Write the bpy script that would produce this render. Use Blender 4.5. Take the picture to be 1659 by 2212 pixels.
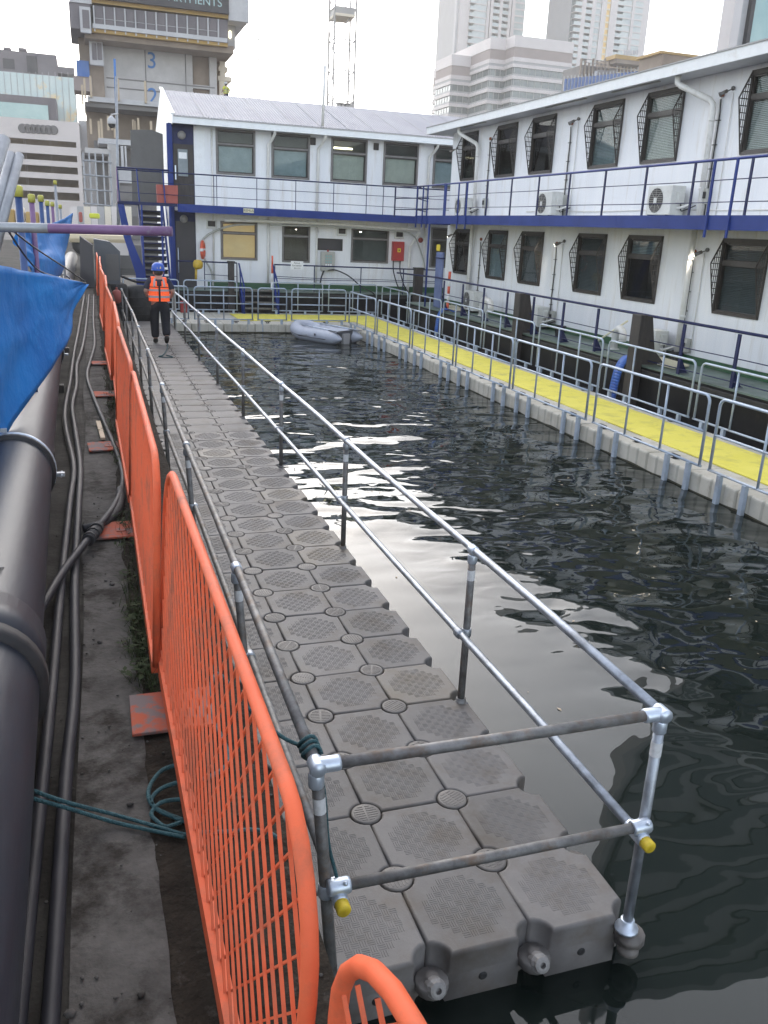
import bpy, math, random
from mathutils import Vector, Matrix, noise
R = math.radians
random.seed(7)
for o in list(bpy.data.objects): bpy.data.objects.remove(o)
scene = bpy.context.scene
col = scene.collection

# ---------------------------------------------------------------- camera
YAW, PITCH, ROLL, FPX = 0.330876, -0.317419, 0.0469955, 1852.715     # solved from the 0.5 m float grid
CAM = Vector((-0.7366, -2.6652, 2.9761))
_f = Vector((math.sin(YAW)*math.cos(PITCH), math.cos(YAW)*math.cos(PITCH), math.sin(PITCH)))
_r = Vector((math.cos(YAW), -math.sin(YAW), 0)); _u = _r.cross(_f)
CR = math.cos(ROLL)*_r + math.sin(ROLL)*_u; CU = -math.sin(ROLL)*_r + math.cos(ROLL)*_u; CF = _f
cam = bpy.data.cameras.new('camera'); camo = bpy.data.objects.new('camera', cam); col.objects.link(camo)
camo.matrix_world = Matrix(((CR.x, CU.x, -CF.x, CAM.x), (CR.y, CU.y, -CF.y, CAM.y), (CR.z, CU.z, -CF.z, CAM.z), (0, 0, 0, 1)))
cam.sensor_fit = 'VERTICAL'; cam.sensor_height = 36; cam.sensor_width = 27; cam.lens = FPX/2212*36
cam.clip_start = 0.05; cam.clip_end = 2000
scene.camera = camo
# ---------------------------------------------------------------- sky and sun
SUN_AZ, SUN_EL = 7, 30        # low sun ahead to the left, behind thin bright cloud
w = bpy.data.worlds.new('World'); scene.world = w; w.use_nodes = True
nt = w.node_tree; bg = nt.nodes['Background']
sk = nt.nodes.new('ShaderNodeTexSky'); sk.sky_type = 'NISHITA'; sk.sun_disc = False
sk.sun_elevation = R(SUN_EL); sk.sun_rotation = R(SUN_AZ); sk.air_density = 1.0; sk.dust_density = 1.2; sk.ozone_density = 1.0
hs = nt.nodes.new('ShaderNodeHueSaturation'); hs.inputs['Saturation'].default_value = 0.5   # thin high cloud greys the sky
nt.links.new(sk.outputs[0], hs.inputs['Color']); nt.links.new(hs.outputs[0], bg.inputs[0]); bg.inputs[1].default_value = 0.12
sl = bpy.data.lights.new('sun', 'SUN'); slo = bpy.data.objects.new('sun', sl); col.objects.link(slo)
sl.energy = 0.5; sl.angle = R(90); sl.color = (1, 0.96, 0.92)
_d = Vector((math.sin(R(SUN_AZ))*math.cos(R(SUN_EL)), math.cos(R(SUN_AZ))*math.cos(R(SUN_EL)), math.sin(R(SUN_EL))))
slo.rotation_euler = _d.to_track_quat('Z', 'Y').to_euler()
vs = scene.view_settings; vs.view_transform = 'Standard'; vs.look = 'None'; vs.gamma = 1; vs.exposure = 2.08
try: vs.use_curve_mapping = False
except Exception: pass

# ---------------------------------------------------------------- helpers
def ray(px, py):        # ray of a photo pixel (1659 x 2212 frame)
    return (CR*((px-829.5)/FPX) + CU*(-(py-1106)/FPX) + CF)
def onx(px, py, x): d = ray(px, py); return CAM + d*((x-CAM.x)/d.x)
def ony(px, py, y): d = ray(px, py); return CAM + d*((y-CAM.y)/d.y)
def onz(px, py, z): d = ray(px, py); return CAM + d*((z-CAM.z)/d.z)

MATS = {}
def lin(h):
    h = h.lstrip('#'); out = []
    for i in (0, 2, 4):
        c = int(h[i:i+2], 16)/255
        out.append(c/12.92 if c <= 0.04045 else ((c+0.055)/1.055)**2.4)
    return tuple(out)
def mat(name, c1, c2=None, scale=6.0, rough=0.6, metal=0.0, bump=0.0, bscale=None, lo=0.35, hi=0.65, stretch=None, spec=0.5, emit=None, estr=0.0, detail=5.0, c3=None, s3=2.0, t3=(0.55, 0.75), rough2=None, dist=0.02, vary=0.0):
    m = bpy.data.materials.new(name); m.use_nodes = True; n = m.node_tree; N = n.nodes; L = n.links
    b = N['Principled BSDF']; b.inputs['Roughness'].default_value = rough; b.inputs['Metallic'].default_value = metal
    b.inputs['Specular IOR Level'].default_value = spec
    b.inputs['Base Color'].default_value = (*c1, 1)
    if c2 is not None or bump:
        tc = N.new('ShaderNodeNewGeometry'); src = tc.outputs['Position']
        if stretch:
            mp = N.new('ShaderNodeMapping'); mp.inputs['Scale'].default_value = stretch; L.new(src, mp.inputs[0]); src = mp.outputs[0]
    if c2 is not None:
        nz = N.new('ShaderNodeTexNoise'); nz.inputs['Scale'].default_value = scale; nz.inputs['Detail'].default_value = detail; nz.inputs['Roughness'].default_value = 0.65
        L.new(src, nz.inputs['Vector'])
        cr = N.new('ShaderNodeValToRGB'); cr.color_ramp.elements[0].position = lo; cr.color_ramp.elements[1].position = hi
        cr.color_ramp.elements[0].color = (*c1, 1); cr.color_ramp.elements[1].color = (*c2, 1)
        L.new(nz.outputs[0], cr.inputs[0]); outc = cr.outputs[0]
        if c3 is not None:
            n3 = N.new('ShaderNodeTexNoise'); n3.inputs['Scale'].default_value = s3; n3.inputs['Detail'].default_value = 6; n3.inputs['Roughness'].default_value = 0.7
            L.new(src, n3.inputs['Vector'])
            r3 = N.new('ShaderNodeMapRange'); r3.inputs[1].default_value = t3[0]; r3.inputs[2].default_value = t3[1]; L.new(n3.outputs[0], r3.inputs[0])
            mx = N.new('ShaderNodeMix'); mx.data_type = 'RGBA'; L.new(r3.outputs[0], mx.inputs[0]); L.new(outc, mx.inputs[6]); mx.inputs[7].default_value = (*c3, 1); outc = mx.outputs[2]
        if vary:
            oi = N.new('ShaderNodeObjectInfo'); vr = N.new('ShaderNodeMapRange'); vr.inputs[3].default_value = 1-vary; vr.inputs[4].default_value = 1+vary; L.new(oi.outputs['Random'], vr.inputs[0])
            hv = N.new('ShaderNodeHueSaturation'); L.new(vr.outputs[0], hv.inputs['Value']); L.new(outc, hv.inputs['Color']); outc = hv.outputs[0]
        L.new(outc, b.inputs['Base Color'])
        if rough2 is not None:
            rr = N.new('ShaderNodeMapRange'); rr.inputs[1].default_value = 0.3; rr.inputs[2].default_value = 0.7; rr.inputs[3].default_value = rough; rr.inputs[4].default_value = rough2
            L.new(nz.outputs[0], rr.inputs[0]); L.new(rr.outputs[0], b.inputs['Roughness'])
    if bump:
        nb = N.new('ShaderNodeTexNoise'); nb.inputs['Scale'].default_value = bscale or scale*4; nb.inputs['Detail'].default_value = 4
        L.new(src, nb.inputs['Vector'])
        bp = N.new('ShaderNodeBump'); bp.inputs['Strength'].default_value = bump; bp.inputs['Distance'].default_value = dist
        L.new(nb.outputs[0], bp.inputs['Height']); L.new(bp.outputs[0], b.inputs['Normal'])
    if emit: b.inputs['Emission Color'].default_value = (*emit, 1); b.inputs['Emission Strength'].default_value = estr
    MATS[name] = m; return m
def glassmat(name, tint=(0.9, 0.95, 0.95), ior=1.5, rough=0.01):
    m = bpy.data.materials.new(name); m.use_nodes = True; n = m.node_tree; N = n.nodes; L = n.links
    N.remove(N['Principled BSDF']); out = N['Material Output']
    fr = N.new('ShaderNodeFresnel'); fr.inputs[0].default_value = ior
    tr = N.new('ShaderNodeBsdfTransparent'); tr.inputs[0].default_value = (*tint, 1)
    gl = N.new('ShaderNodeBsdfGlossy'); gl.inputs['Roughness'].default_value = rough
    gb = N.new('ShaderNodeNewGeometry'); ml = N.new('ShaderNodeMath'); ml.operation = 'SUBTRACT'; ml.inputs[0].default_value = 1; L.new(gb.outputs['Backfacing'], ml.inputs[1])
    m2 = N.new('ShaderNodeMath'); m2.operation = 'MULTIPLY'; L.new(fr.outputs[0], m2.inputs[0]); L.new(ml.outputs[0], m2.inputs[1])   # the inner face of the sheet only transmits
    mx = N.new('ShaderNodeMixShader'); L.new(m2.outputs[0], mx.inputs[0]); L.new(tr.outputs[0], mx.inputs[1]); L.new(gl.outputs[0], mx.inputs[2]); L.new(mx.outputs[0], out.inputs[0])
    MATS[name] = m; return m

class MB:
    """collects shapes; build() links them as one mesh object"""
    def __init__(s): s.v = []; s.f = []; s.sm = []
    def add(s, vs, fs, smooth=False):
        o = len(s.v); s.v += [Vector(v) for v in vs]; s.f += [tuple(i+o for i in f) for f in fs]; s.sm += [smooth]*len(fs); return s
    def box(s, lo, hi, M=None):
        x0, y0, z0 = lo; x1, y1, z1 = hi
        vs = [Vector(p) for p in ((x0,y0,z0),(x1,y0,z0),(x1,y1,z0),(x0,y1,z0),(x0,y0,z1),(x1,y0,z1),(x1,y1,z1),(x0,y1,z1))]
        if M: vs = [M @ v for v in vs]
        return s.add(vs, [(0,3,2,1),(4,5,6,7),(0,1,5,4),(1,2,6,5),(2,3,7,6),(3,0,4,7)])
    def cbox(s, c, d, M=None):
        return s.box((c[0]-d[0]/2, c[1]-d[1]/2, c[2]-d[2]/2), (c[0]+d[0]/2, c[1]+d[1]/2, c[2]+d[2]/2), M)
    def bar(s, a, b, w, h=None, up=(0, 0, 1)):      # rectangular bar from a to b
        a = Vector(a); b = Vector(b); h = h or w; d = (b-a).normalized(); up = Vector(up)
        if abs(d.dot(up)) > 0.98: up = Vector((1, 0, 0))
        sx = d.cross(up).normalized(); sy = sx.cross(d).normalized()
        vs = []
        for p in (a, b):
            for (i, j) in ((-1,-1),(1,-1),(1,1),(-1,1)): vs.append(p + sx*(i*w/2) + sy*(j*h/2))
        return s.add(vs, [(0,1,2,3),(7,6,5,4),(0,4,5,1),(1,5,6,2),(2,6,7,3),(3,7,4,0)])
    def tube(s, pts, r, n=8, closed=False, caps=True, smooth=True):
        pts = [Vector(p) for p in pts]; k = len(pts); rr = r if isinstance(r, (list, tuple)) else [r]*k
        fr = None; vs = []
        for i, p in enumerate(pts):
            if closed: d = (pts[(i+1) % k]-pts[i-1])
            else: d = (pts[min(i+1, k-1)]-pts[max(i-1, 0)])
            d.normalize()
            if fr is None:
                up = Vector((0, 0, 1)) if abs(d.z) < 0.9 else Vector((1, 0, 0)); fr = d.cross(up).normalized()
            else:
                fr = (fr-d*fr.dot(d)); fr.normalize()
            g = d.cross(fr)
            for j in range(n):
                a = 2*math.pi*j/n; vs.append(p + (fr*math.cos(a)+g*math.sin(a))*rr[i])
        fs = []
        for i in range(k if closed else k-1):
            for j in range(n):
                a = i*n+j; b_ = i*n+(j+1) % n; c = ((i+1) % k)*n+(j+1) % n; d_ = ((i+1) % k)*n+j; fs.append((a, d_, c, b_))
        s.add(vs, fs, smooth)
        if caps and not closed:
            s.f.append(tuple(len(s.v)-len(vs)+j for j in range(n))); s.sm.append(False)
            s.f.append(tuple(len(s.v)-n+j for j in reversed(range(n)))); s.sm.append(False)
        return s
    def lathe(s, prof, c=(0, 0, 0), n=16, M=None, smooth=True, ends=True):    # profile (r, z) about z through c
        vs = []; fs = []
        for (r, z) in prof:
            for j in range(n):
                a = 2*math.pi*j/n; p = Vector((r*math.cos(a), r*math.sin(a), z))
                if M: p = M @ p
                vs.append(p + Vector(c))
        for i in range(len(prof)-1):
            for j in range(n):
                fs.append((i*n+j, i*n+(j+1) % n, (i+1)*n+(j+1) % n, (i+1)*n+j))
        s.add(vs, fs, smooth)
        if ends:
            o = len(s.v)-len(vs)
            s.f.append(tuple(o+j for j in reversed(range(n)))); s.sm.append(False)
            s.f.append(tuple(len(s.v)-n+j for j in range(n))); s.sm.append(False)
        return s
    def prism(s, poly, a, b, axis='y'):     # poly in the two other axes, extruded a..b along axis
        def P(p, t):
            if axis == 'y': return Vector((p[0], t, p[1]))
            if axis == 'x': return Vector((t, p[0], p[1]))
            return Vector((p[0], p[1], t))
        n = len(poly); vs = [P(p, a) for p in poly]+[P(p, b) for p in poly]
        fs = [tuple(range(n)), tuple(reversed(range(n, 2*n)))]+[(i, i+n, (i+1) % n+n, (i+1) % n) for i in range(n)]
        return s.add(vs, fs)
    def sphere(s, c, r, nu=12, nv=8, M=None):
        r = r if isinstance(r, (list, tuple)) else (r, r, r); vs = []; fs = []
        for i in range(nv+1):
            t = math.pi*i/nv
            for j in range(nu):
                a = 2*math.pi*j/nu; p = Vector((r[0]*math.sin(t)*math.cos(a), r[1]*math.sin(t)*math.sin(a), r[2]*math.cos(t)))
                if M: p = M @ p
                vs.append(p+Vector(c))
        for i in range(nv):
            for j in range(nu): fs.append((i*nu+j, (i+1)*nu+j, (i+1)*nu+(j+1) % nu, i*nu+(j+1) % nu))
        return s.add(vs, fs, True)
    def grid(s, fn, nu, nv, smooth=True):
        vs = [fn(i/nu, j/nv) for i in range(nu+1) for j in range(nv+1)]
        return s.add(vs, [(i*(nv+1)+j, (i+1)*(nv+1)+j, (i+1)*(nv+1)+j+1, i*(nv+1)+j+1) for i in range(nu) for j in range(nv)], smooth)
    def mesh(s, name, off=None):
        me = bpy.data.meshes.new(name)
        vs = s.v if off is None else [v-off for v in s.v]
        me.from_pydata([tuple(v) for v in vs], [], s.f); me.polygons.foreach_set('use_smooth', s.sm); me.update(); return me
    def build(s, name, m, parent=None, local=False, bevel=0.0, kind=None, solid=0.0):
        off = None
        if parent is not None and not local:
            q = parent
            while q.parent: q = q.parent
            off = q.location.copy()
        o = bpy.data.objects.new(name, s.mesh(name, off)); col.objects.link(o)
        o.data.materials.append(MATS[m] if isinstance(m, str) else m)
        if parent is not None: o.parent = parent
        if bevel:
            bv = o.modifiers.new('bevel', 'BEVEL'); bv.width = bevel; bv.segments = 2; bv.limit_method = 'ANGLE'; bv.angle_limit = R(40)
        if solid:
            so = o.modifiers.new('solid', 'SOLIDIFY'); so.thickness = solid
        if kind: o['kind'] = kind
        return o
def fixn(o):
    import bmesh
    b = bmesh.new(); b.from_mesh(o.data); bmesh.ops.recalc_face_normals(b, faces=b.faces); b.to_mesh(o.data); b.free(); return o
def tag(o, label, cat, group=None):
    o['label'] = label; o['category'] = cat
    if group: o['group'] = group
    return o
def thing(name, label, cat, loc=(0, 0, 0), rz=0.0, group=None):
    o = bpy.data.objects.new(name, None); o.empty_display_size = 0.2; col.objects.link(o); o.location = loc; o.rotation_euler = (0, 0, rz)
    return tag(o, label, cat, group)
def copy_tree(o, parent=None):
    c = o.copy(); col.objects.link(c); c.parent = parent
    for ch in list(o.children): copy_tree(ch, c)
    return c
def dup(o, loc, rz, label, group=None):
    c = copy_tree(o); c.location = loc; c.rotation_euler = (0, 0, rz); c['label'] = label
    if group: c['group'] = group
    return c
ORD = ['nearest', 'second nearest', 'third nearest', 'fourth nearest', 'fifth nearest', 'sixth nearest', 'seventh nearest', 'eighth nearest', 'ninth nearest', 'tenth nearest', 'eleventh nearest', 'twelfth nearest', 'thirteenth nearest']
def arc(c, r, a0, a1, n, ax1, ax2):
    c = Vector(c); ax1 = Vector(ax1); ax2 = Vector(ax2)
    return [c + ax1*(r*math.cos(a0+(a1-a0)*i/n)) + ax2*(r*math.sin(a0+(a1-a0)*i/n)) for i in range(n+1)]
def smooth(pts, n=6):       # Catmull-Rom through points
    P = [Vector(p) for p in pts]; out = []
    for i in range(len(P)-1):
        p0 = P[max(i-1, 0)]; p1 = P[i]; p2 = P[i+1]; p3 = P[min(i+2, len(P)-1)]
        for k in range(n):
            t = k/n; out.append(0.5*((2*p1)+(p2-p0)*t+(2*p0-5*p1+4*p2-p3)*t*t+(3*p1-p0-3*p2+p3)*t**3))
    out.append(P[-1]); return out
def text(body, size, m, loc, rot, parent=None, name='lettering', extrude=0.004, local=False, align='CENTER'):
    cu = bpy.data.curves.new(name, 'FONT'); cu.body = body; cu.size = size; cu.extrude = extrude; cu.align_x = align; cu.align_y = 'CENTER'
    t = bpy.data.objects.new(name+'_c', cu); col.objects.link(t)
    dg = bpy.context.evaluated_depsgraph_get(); dg.update()
    me = bpy.data.meshes.new_from_object(t.evaluated_get(dg)); bpy.data.objects.remove(t)
    o = bpy.data.objects.new(name, me); col.objects.link(o); me.materials.clear(); me.materials.append(MATS[m])
    if parent is not None:
        o.parent = parent
        if not local:
            q = parent
            while q.parent: q = q.parent
            loc = Vector(loc)-q.location
    o.location = loc; o.rotation_euler = rot; return o

# ---------------------------------------------------------------- materials
mat('float_plastic', (0.110, 0.102, 0.097), (0.158, 0.147, 0.139), 3.0, 0.55, bump=0.25, bscale=60, c3=(0.092, 0.073, 0.055), s3=2.2, t3=(0.47, 0.70), rough2=0.7, dist=0.003, vary=0.16, detail=9)
mat('float_worn', (0.118, 0.096, 0.070), (0.140, 0.128, 0.116), 4.0, 0.55, bump=0.25, bscale=60, dist=0.004)
mat('pin_plastic', (0.120, 0.109, 0.101), (0.172, 0.154, 0.136), 9.0, 0.55, bump=0.3, bscale=90, dist=0.003, vary=0.14)
mat('nut_white', (0.27, 0.255, 0.24), (0.20, 0.19, 0.185), 12, 0.5)
mat('galv', (0.30, 0.32, 0.35), (0.46, 0.49, 0.53), 14, 0.38, 0.75, bump=0.15, bscale=40, c3=(0.19, 0.19, 0.19), s3=5, t3=(0.5, 0.75), rough2=0.55, dist=0.004)
mat('galv_dirty', (0.12, 0.115, 0.11), (0.24, 0.235, 0.23), 12, 0.6, 0.5, bump=0.3, bscale=60, c3=(0.16, 0.11, 0.075), s3=9, t3=(0.5, 0.7), dist=0.004)
mat('galv_new', (0.62, 0.68, 0.76), (0.5, 0.55, 0.62), 20, 0.35, 0.6)
mat('yellow_cap', (0.72, 0.52, 0.03), (0.6, 0.42, 0.03), 20, 0.5)
mat('label_white', (0.7, 0.7, 0.7), (0.55, 0.55, 0.55), 40, 0.6)
mat('barrier_galv', (0.34, 0.40, 0.48), (0.44, 0.50, 0.58), 9, 0.5, 0.35, c3=(0.3, 0.3, 0.3), s3=4)
mat('orange_paint', (0.60, 0.108, 0.045), (0.70, 0.140, 0.062), 5, 0.55, spec=0.15, bump=0.1, bscale=60, c3=(0.30, 0.095, 0.055), s3=5, t3=(0.48, 0.72), dist=0.003, vary=0.08)
mat('orange_plate', (0.36, 0.085, 0.045), (0.32, 0.09, 0.06), 14, 0.8, spec=0.15, c3=(0.16, 0.125, 0.12), s3=7, t3=(0.48, 0.56))
mat('beige_float', (0.46, 0.43, 0.36), (0.54, 0.51, 0.44), 2.5, 0.6, bump=0.2, bscale=30, c3=(0.28, 0.24, 0.17), s3=3.0, t3=(0.54, 0.8), stretch=(1, 1, 0.6), dist=0.005, vary=0.06)
mat('beige_top', (0.42, 0.38, 0.33), (0.47, 0.43, 0.38), 5, 0.65, bump=0.2, bscale=40, dist=0.004)
mat('yellow_mat', (0.70, 0.62, 0.11), (0.75, 0.665, 0.145), 2.0, 0.8, spec=0.1, bump=0.3, bscale=120, c3=(0.46, 0.41, 0.12), s3=2.6, t3=(0.50, 0.76), dist=0.004, vary=0.04, detail=8)
mat('cleat_black', (0.02, 0.02, 0.02), rough=0.6)
mat('algae', (0.03, 0.03, 0.018), (0.06, 0.05, 0.025), 12, 0.8, bump=0.5)
mat('wall_white', (0.73, 0.74, 0.765), (0.81, 0.81, 0.82), 0.9, 0.5, bump=0.06, bscale=7, c3=(0.56, 0.51, 0.44), s3=2.4, t3=(0.54, 0.84), stretch=(2.2, 2.2, 0.22), dist=0.012)
mat('trim_white', (0.78, 0.79, 0.80), (0.72, 0.73, 0.74), 4, 0.45, c3=(0.62, 0.6, 0.57), s3=3, t3=(0.58, 0.8))
mat('pipe_white', (0.74, 0.73, 0.70), (0.64, 0.62, 0.58), 6, 0.4, c3=(0.5, 0.46, 0.4), s3=5, t3=(0.6, 0.8))
mat('soffit', (0.55, 0.56, 0.58), (0.5, 0.5, 0.52), 4, 0.6)
mat('roof_sheet', (0.25, 0.25, 0.285), (0.29, 0.29, 0.32), 0.8, 0.6, spec=0.2, c3=(0.21, 0.21, 0.235), s3=1.5, t3=(0.55, 0.8), stretch=(1, 0.3, 1))
mat('blue_paint', (0.016, 0.034, 0.165), (0.024, 0.048, 0.215), 1.2, 0.5, bump=0.05, bscale=10, spec=0.18)
mat('navy_paint', (0.014, 0.018, 0.065), (0.022, 0.028, 0.085), 5, 0.5, spec=0.2)
mat('brown_frame', (0.030, 0.024, 0.021), (0.046, 0.038, 0.033), 6, 0.45)
mat('grey_frame', (0.14, 0.13, 0.125), (0.19, 0.175, 0.165), 6, 0.5)
mat('hull_black', (0.007, 0.007, 0.008), (0.018, 0.017, 0.017), 1.0, 0.6, spec=0.15, bump=0.1, bscale=8, c3=(0.06, 0.045, 0.035), s3=1.5, t3=(0.58, 0.75), stretch=(1, 1, 0.4))
mat('deck_green', (0.10, 0.155, 0.13), (0.15, 0.19, 0.165), 1.8, 0.55, c3=(0.07, 0.09, 0.08), s3=1.1, t3=(0.5, 0.7), rough2=0.35)
mat('coaming_green', (0.018, 0.075, 0.030), (0.028, 0.10, 0.042), 2, 0.4, c3=(0.05, 0.07, 0.03), s3=3)
mat('rubber', (0.013, 0.013, 0.014), (0.03, 0.028, 0.028), 8, 0.7, bump=0.2)
mat('post_dark', (0.022, 0.018, 0.017), (0.045, 0.036, 0.032), 5, 0.6, bump=0.3, stretch=(3, 3, 0.6))
mat('ac_white', (0.66, 0.66, 0.63), (0.58, 0.58, 0.55), 5, 0.45, c3=(0.45, 0.43, 0.39), s3=4)
mat('ac_grille', (0.34, 0.33, 0.30), rough=0.5)
mat('box_grey', (0.42, 0.42, 0.38), (0.36, 0.36, 0.33), 8, 0.5)
mat('black_cable', (0.016, 0.016, 0.018), (0.03, 0.029, 0.03), 6, 0.5)
mat('rust', (0.30, 0.075, 0.02), (0.16, 0.05, 0.02), 30, 0.8)
mat('lamp_on', (1, 1, 1), emit=(1, 0.93, 0.82), estr=12)
mat('blind', (0.25, 0.28, 0.29), (0.20, 0.23, 0.24), 5, 0.7)
mat('blind_dark', (0.085, 0.088, 0.09), (0.065, 0.068, 0.07), 5, 0.7)
mat('blind_light', (0.46, 0.46, 0.43), (0.38, 0.38, 0.36), 5, 0.7)
mat('blind_warm', (0.42, 0.39, 0.33), (0.36, 0.34, 0.29), 5, 0.7)
mat('interior', (0.035, 0.03, 0.028), (0.06, 0.05, 0.045), 3, 0.8)
mat('interior_grey', (0.13, 0.13, 0.12), (0.17, 0.165, 0.15), 2, 0.8)
mat('lit_room', (0.50, 0.40, 0.24), (0.42, 0.34, 0.21), 2, 0.8, emit=(1.0, 0.72, 0.36), estr=0.055)
mat('tube_lamp', (1, 1, 1), emit=(1, 0.86, 0.55), estr=1.5)
mat('red_paint', (0.42, 0.030, 0.028), (0.34, 0.028, 0.026), 6, 0.4)
mat('red_box_dull', (0.38, 0.085, 0.065), (0.32, 0.075, 0.06), 8, 0.6)
mat('sign_cream', (0.70, 0.66, 0.48), (0.62, 0.58, 0.42), 20, 0.5)
mat('ink', (0.03, 0.03, 0.03))
mat('sign_yellow', (0.75, 0.58, 0.03), (0.65, 0.5, 0.03), 20, 0.5)
mat('paper', (0.78, 0.78, 0.78), (0.72, 0.72, 0.72), 10, 0.7)
mat('dinghy_grey', (0.36, 0.38, 0.44), (0.42, 0.44, 0.50), 2, 0.4, c3=(0.27, 0.26, 0.26), s3=3, t3=(0.58, 0.8))
mat('dinghy_dark', (0.075, 0.078, 0.085), (0.10, 0.10, 0.11), 4, 0.5)
mat('life_orange', (0.72, 0.12, 0.06), (0.62, 0.11, 0.06), 9, 0.5)
mat('buoy_yellow', (0.55, 0.36, 0.03), (0.45, 0.3, 0.03), 9, 0.5)
mat('strap_blue', (0.035, 0.11, 0.45), (0.05, 0.16, 0.55), 3, 0.4, c3=(0.25, 0.25, 0.22), s3=7, t3=(0.62, 0.75))
mat('fence_blue', (0.10, 0.13, 0.26), (0.13, 0.17, 0.32), 5, 0.5)
mat('concrete', (0.034, 0.031, 0.027), (0.062, 0.056, 0.049), 3.5, 0.9, spec=0.15, bump=0.7, bscale=30, c3=(0.022, 0.019, 0.016), s3=2.0, t3=(0.46, 0.62), detail=8, dist=0.012)
mat('soil', (0.018, 0.014, 0.011), (0.036, 0.029, 0.022), 9, 0.95, spec=0.1, bump=0.9, bscale=40, c3=(0.06, 0.052, 0.045), s3=14, t3=(0.58, 0.68), detail=8, dist=0.02)
mat('slab_strip', (0.058, 0.053, 0.048), (0.105, 0.097, 0.088), 7, 0.9, spec=0.15, bump=0.9, bscale=45, c3=(0.028, 0.024, 0.020), s3=5, t3=(0.47, 0.62), detail=8, dist=0.008)
mat('quay_stone', (0.09, 0.085, 0.078), (0.15, 0.14, 0.13), 2.5, 0.85, bump=0.5)
mat('hdpe', (0.015, 0.019, 0.028), (0.023, 0.028, 0.038), 4, 0.42, spec=0.35, bump=0.06, bscale=12, c3=(0.036, 0.040, 0.048), s3=2.5, t3=(0.55, 0.8), stretch=(3, 0.5, 3), rough2=0.46)
mat('hose', (0.014, 0.014, 0.018), (0.026, 0.025, 0.030), 5, 0.55, spec=0.25)
mat('rope_teal', (0.020, 0.065, 0.075), (0.032, 0.095, 0.105), 40, 0.8, bump=0.6, bscale=120)
mat('tarp_blue', (0.007, 0.13, 0.42), (0.012, 0.18, 0.52), 2.2, 0.6, spec=0.25, bump=0.6, bscale=3.5, c3=(0.03, 0.28, 0.66), s3=3.5, t3=(0.56, 0.8), dist=0.05)
mat('tube_purple', (0.15, 0.075, 0.17), (0.21, 0.115, 0.23), 5, 0.5, c3=(0.24, 0.23, 0.25), s3=7, t3=(0.58, 0.7))
mat('tube_grey', (0.28, 0.29, 0.31), (0.38, 0.39, 0.41), 8, 0.5, 0.4)
mat('tube_blue', (0.03, 0.06, 0.17), (0.05, 0.09, 0.22), 8, 0.5)
mat('leaf', (0.020, 0.032, 0.012), (0.040, 0.050, 0.022), 30, 0.85, spec=0.15)
mat('skin', (0.45, 0.26, 0.19), (0.4, 0.22, 0.16), 20, 0.55)
mat('navy_cloth', (0.016, 0.018, 0.034), (0.024, 0.026, 0.045), 30, 0.9, bump=0.4, bscale=25)
mat('black_cloth', (0.010, 0.010, 0.014), (0.016, 0.016, 0.022), 30, 0.9, bump=0.4, bscale=25)
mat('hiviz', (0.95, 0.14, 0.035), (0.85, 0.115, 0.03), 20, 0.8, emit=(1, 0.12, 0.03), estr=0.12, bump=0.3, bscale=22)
mat('reflective', (0.36, 0.33, 0.34), (0.42, 0.39, 0.40), 30, 0.5)
mat('helmet_blue', (0.03, 0.09, 0.42), (0.03, 0.10, 0.46), 5, 0.35)
mat('hiviz_yellow', (0.60, 0.62, 0.05), rough=0.8)
mat('cap_yellow', (0.46, 0.43, 0.08), (0.38, 0.36, 0.08), 9, 0.6)
mat('boot', (0.02, 0.016, 0.013), (0.04, 0.032, 0.026), 15, 0.7)
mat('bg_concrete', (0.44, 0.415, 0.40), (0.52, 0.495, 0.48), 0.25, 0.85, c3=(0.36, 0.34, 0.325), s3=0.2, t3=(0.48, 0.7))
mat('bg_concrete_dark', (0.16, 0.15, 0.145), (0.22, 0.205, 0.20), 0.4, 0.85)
mat('bg_beige', (0.66, 0.60, 0.57), (0.72, 0.66, 0.63), 0.2, 0.8)
mat('bg_brown', (0.22, 0.17, 0.135), (0.30, 0.24, 0.19), 0.5, 0.85)
mat('bg_brown_band', (0.30, 0.245, 0.23), (0.34, 0.28, 0.265), 0.3, 0.8)
mat('bg_granite', (0.60, 0.55, 0.535), (0.66, 0.61, 0.595), 0.3, 0.7)
mat('bg_grey_band', (0.36, 0.35, 0.35), (0.40, 0.39, 0.39), 0.3, 0.7)
mat('bg_glass', (0.075, 0.10, 0.105), (0.15, 0.175, 0.165), 0.35, 0.08, spec=0.8)
mat('bg_glass_teal', (0.25, 0.40, 0.39), (0.34, 0.48, 0.46), 0.3, 0.1, spec=0.7)
mat('bg_glass_pale', (0.45, 0.56, 0.55), (0.58, 0.64, 0.60), 0.15, 0.12, c3=(0.74, 0.55, 0.27), s3=0.12, t3=(0.56, 0.62))  # warm patches are golden reflections painted into the glass colour
mat('bg_glass_light', (0.42, 0.48, 0.48), (0.55, 0.58, 0.56), 0.2, 0.15, spec=0.7)
mat('bg_dark', (0.045, 0.042, 0.045), (0.075, 0.07, 0.072), 0.4, 0.7)
mat('bg_plant_dark', (0.14, 0.125, 0.135), (0.20, 0.175, 0.18), 0.15, 0.8)
mat('bg_white', (0.52, 0.51, 0.51), (0.44, 0.43, 0.44), 0.8, 0.7)
mat('bg_yellow', (0.46, 0.29, 0.085), (0.38, 0.24, 0.08), 0.6, 0.7)
mat('bg_timber', (0.52, 0.42, 0.30), (0.45, 0.35, 0.25), 1, 0.8)
mat('bg_blue', (0.06, 0.17, 0.42), (0.08, 0.20, 0.46), 0.6, 0.7)
mat('bg_net_blue', (0.07, 0.15, 0.40), (0.13, 0.22, 0.45), 0.5, 0.7)
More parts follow.
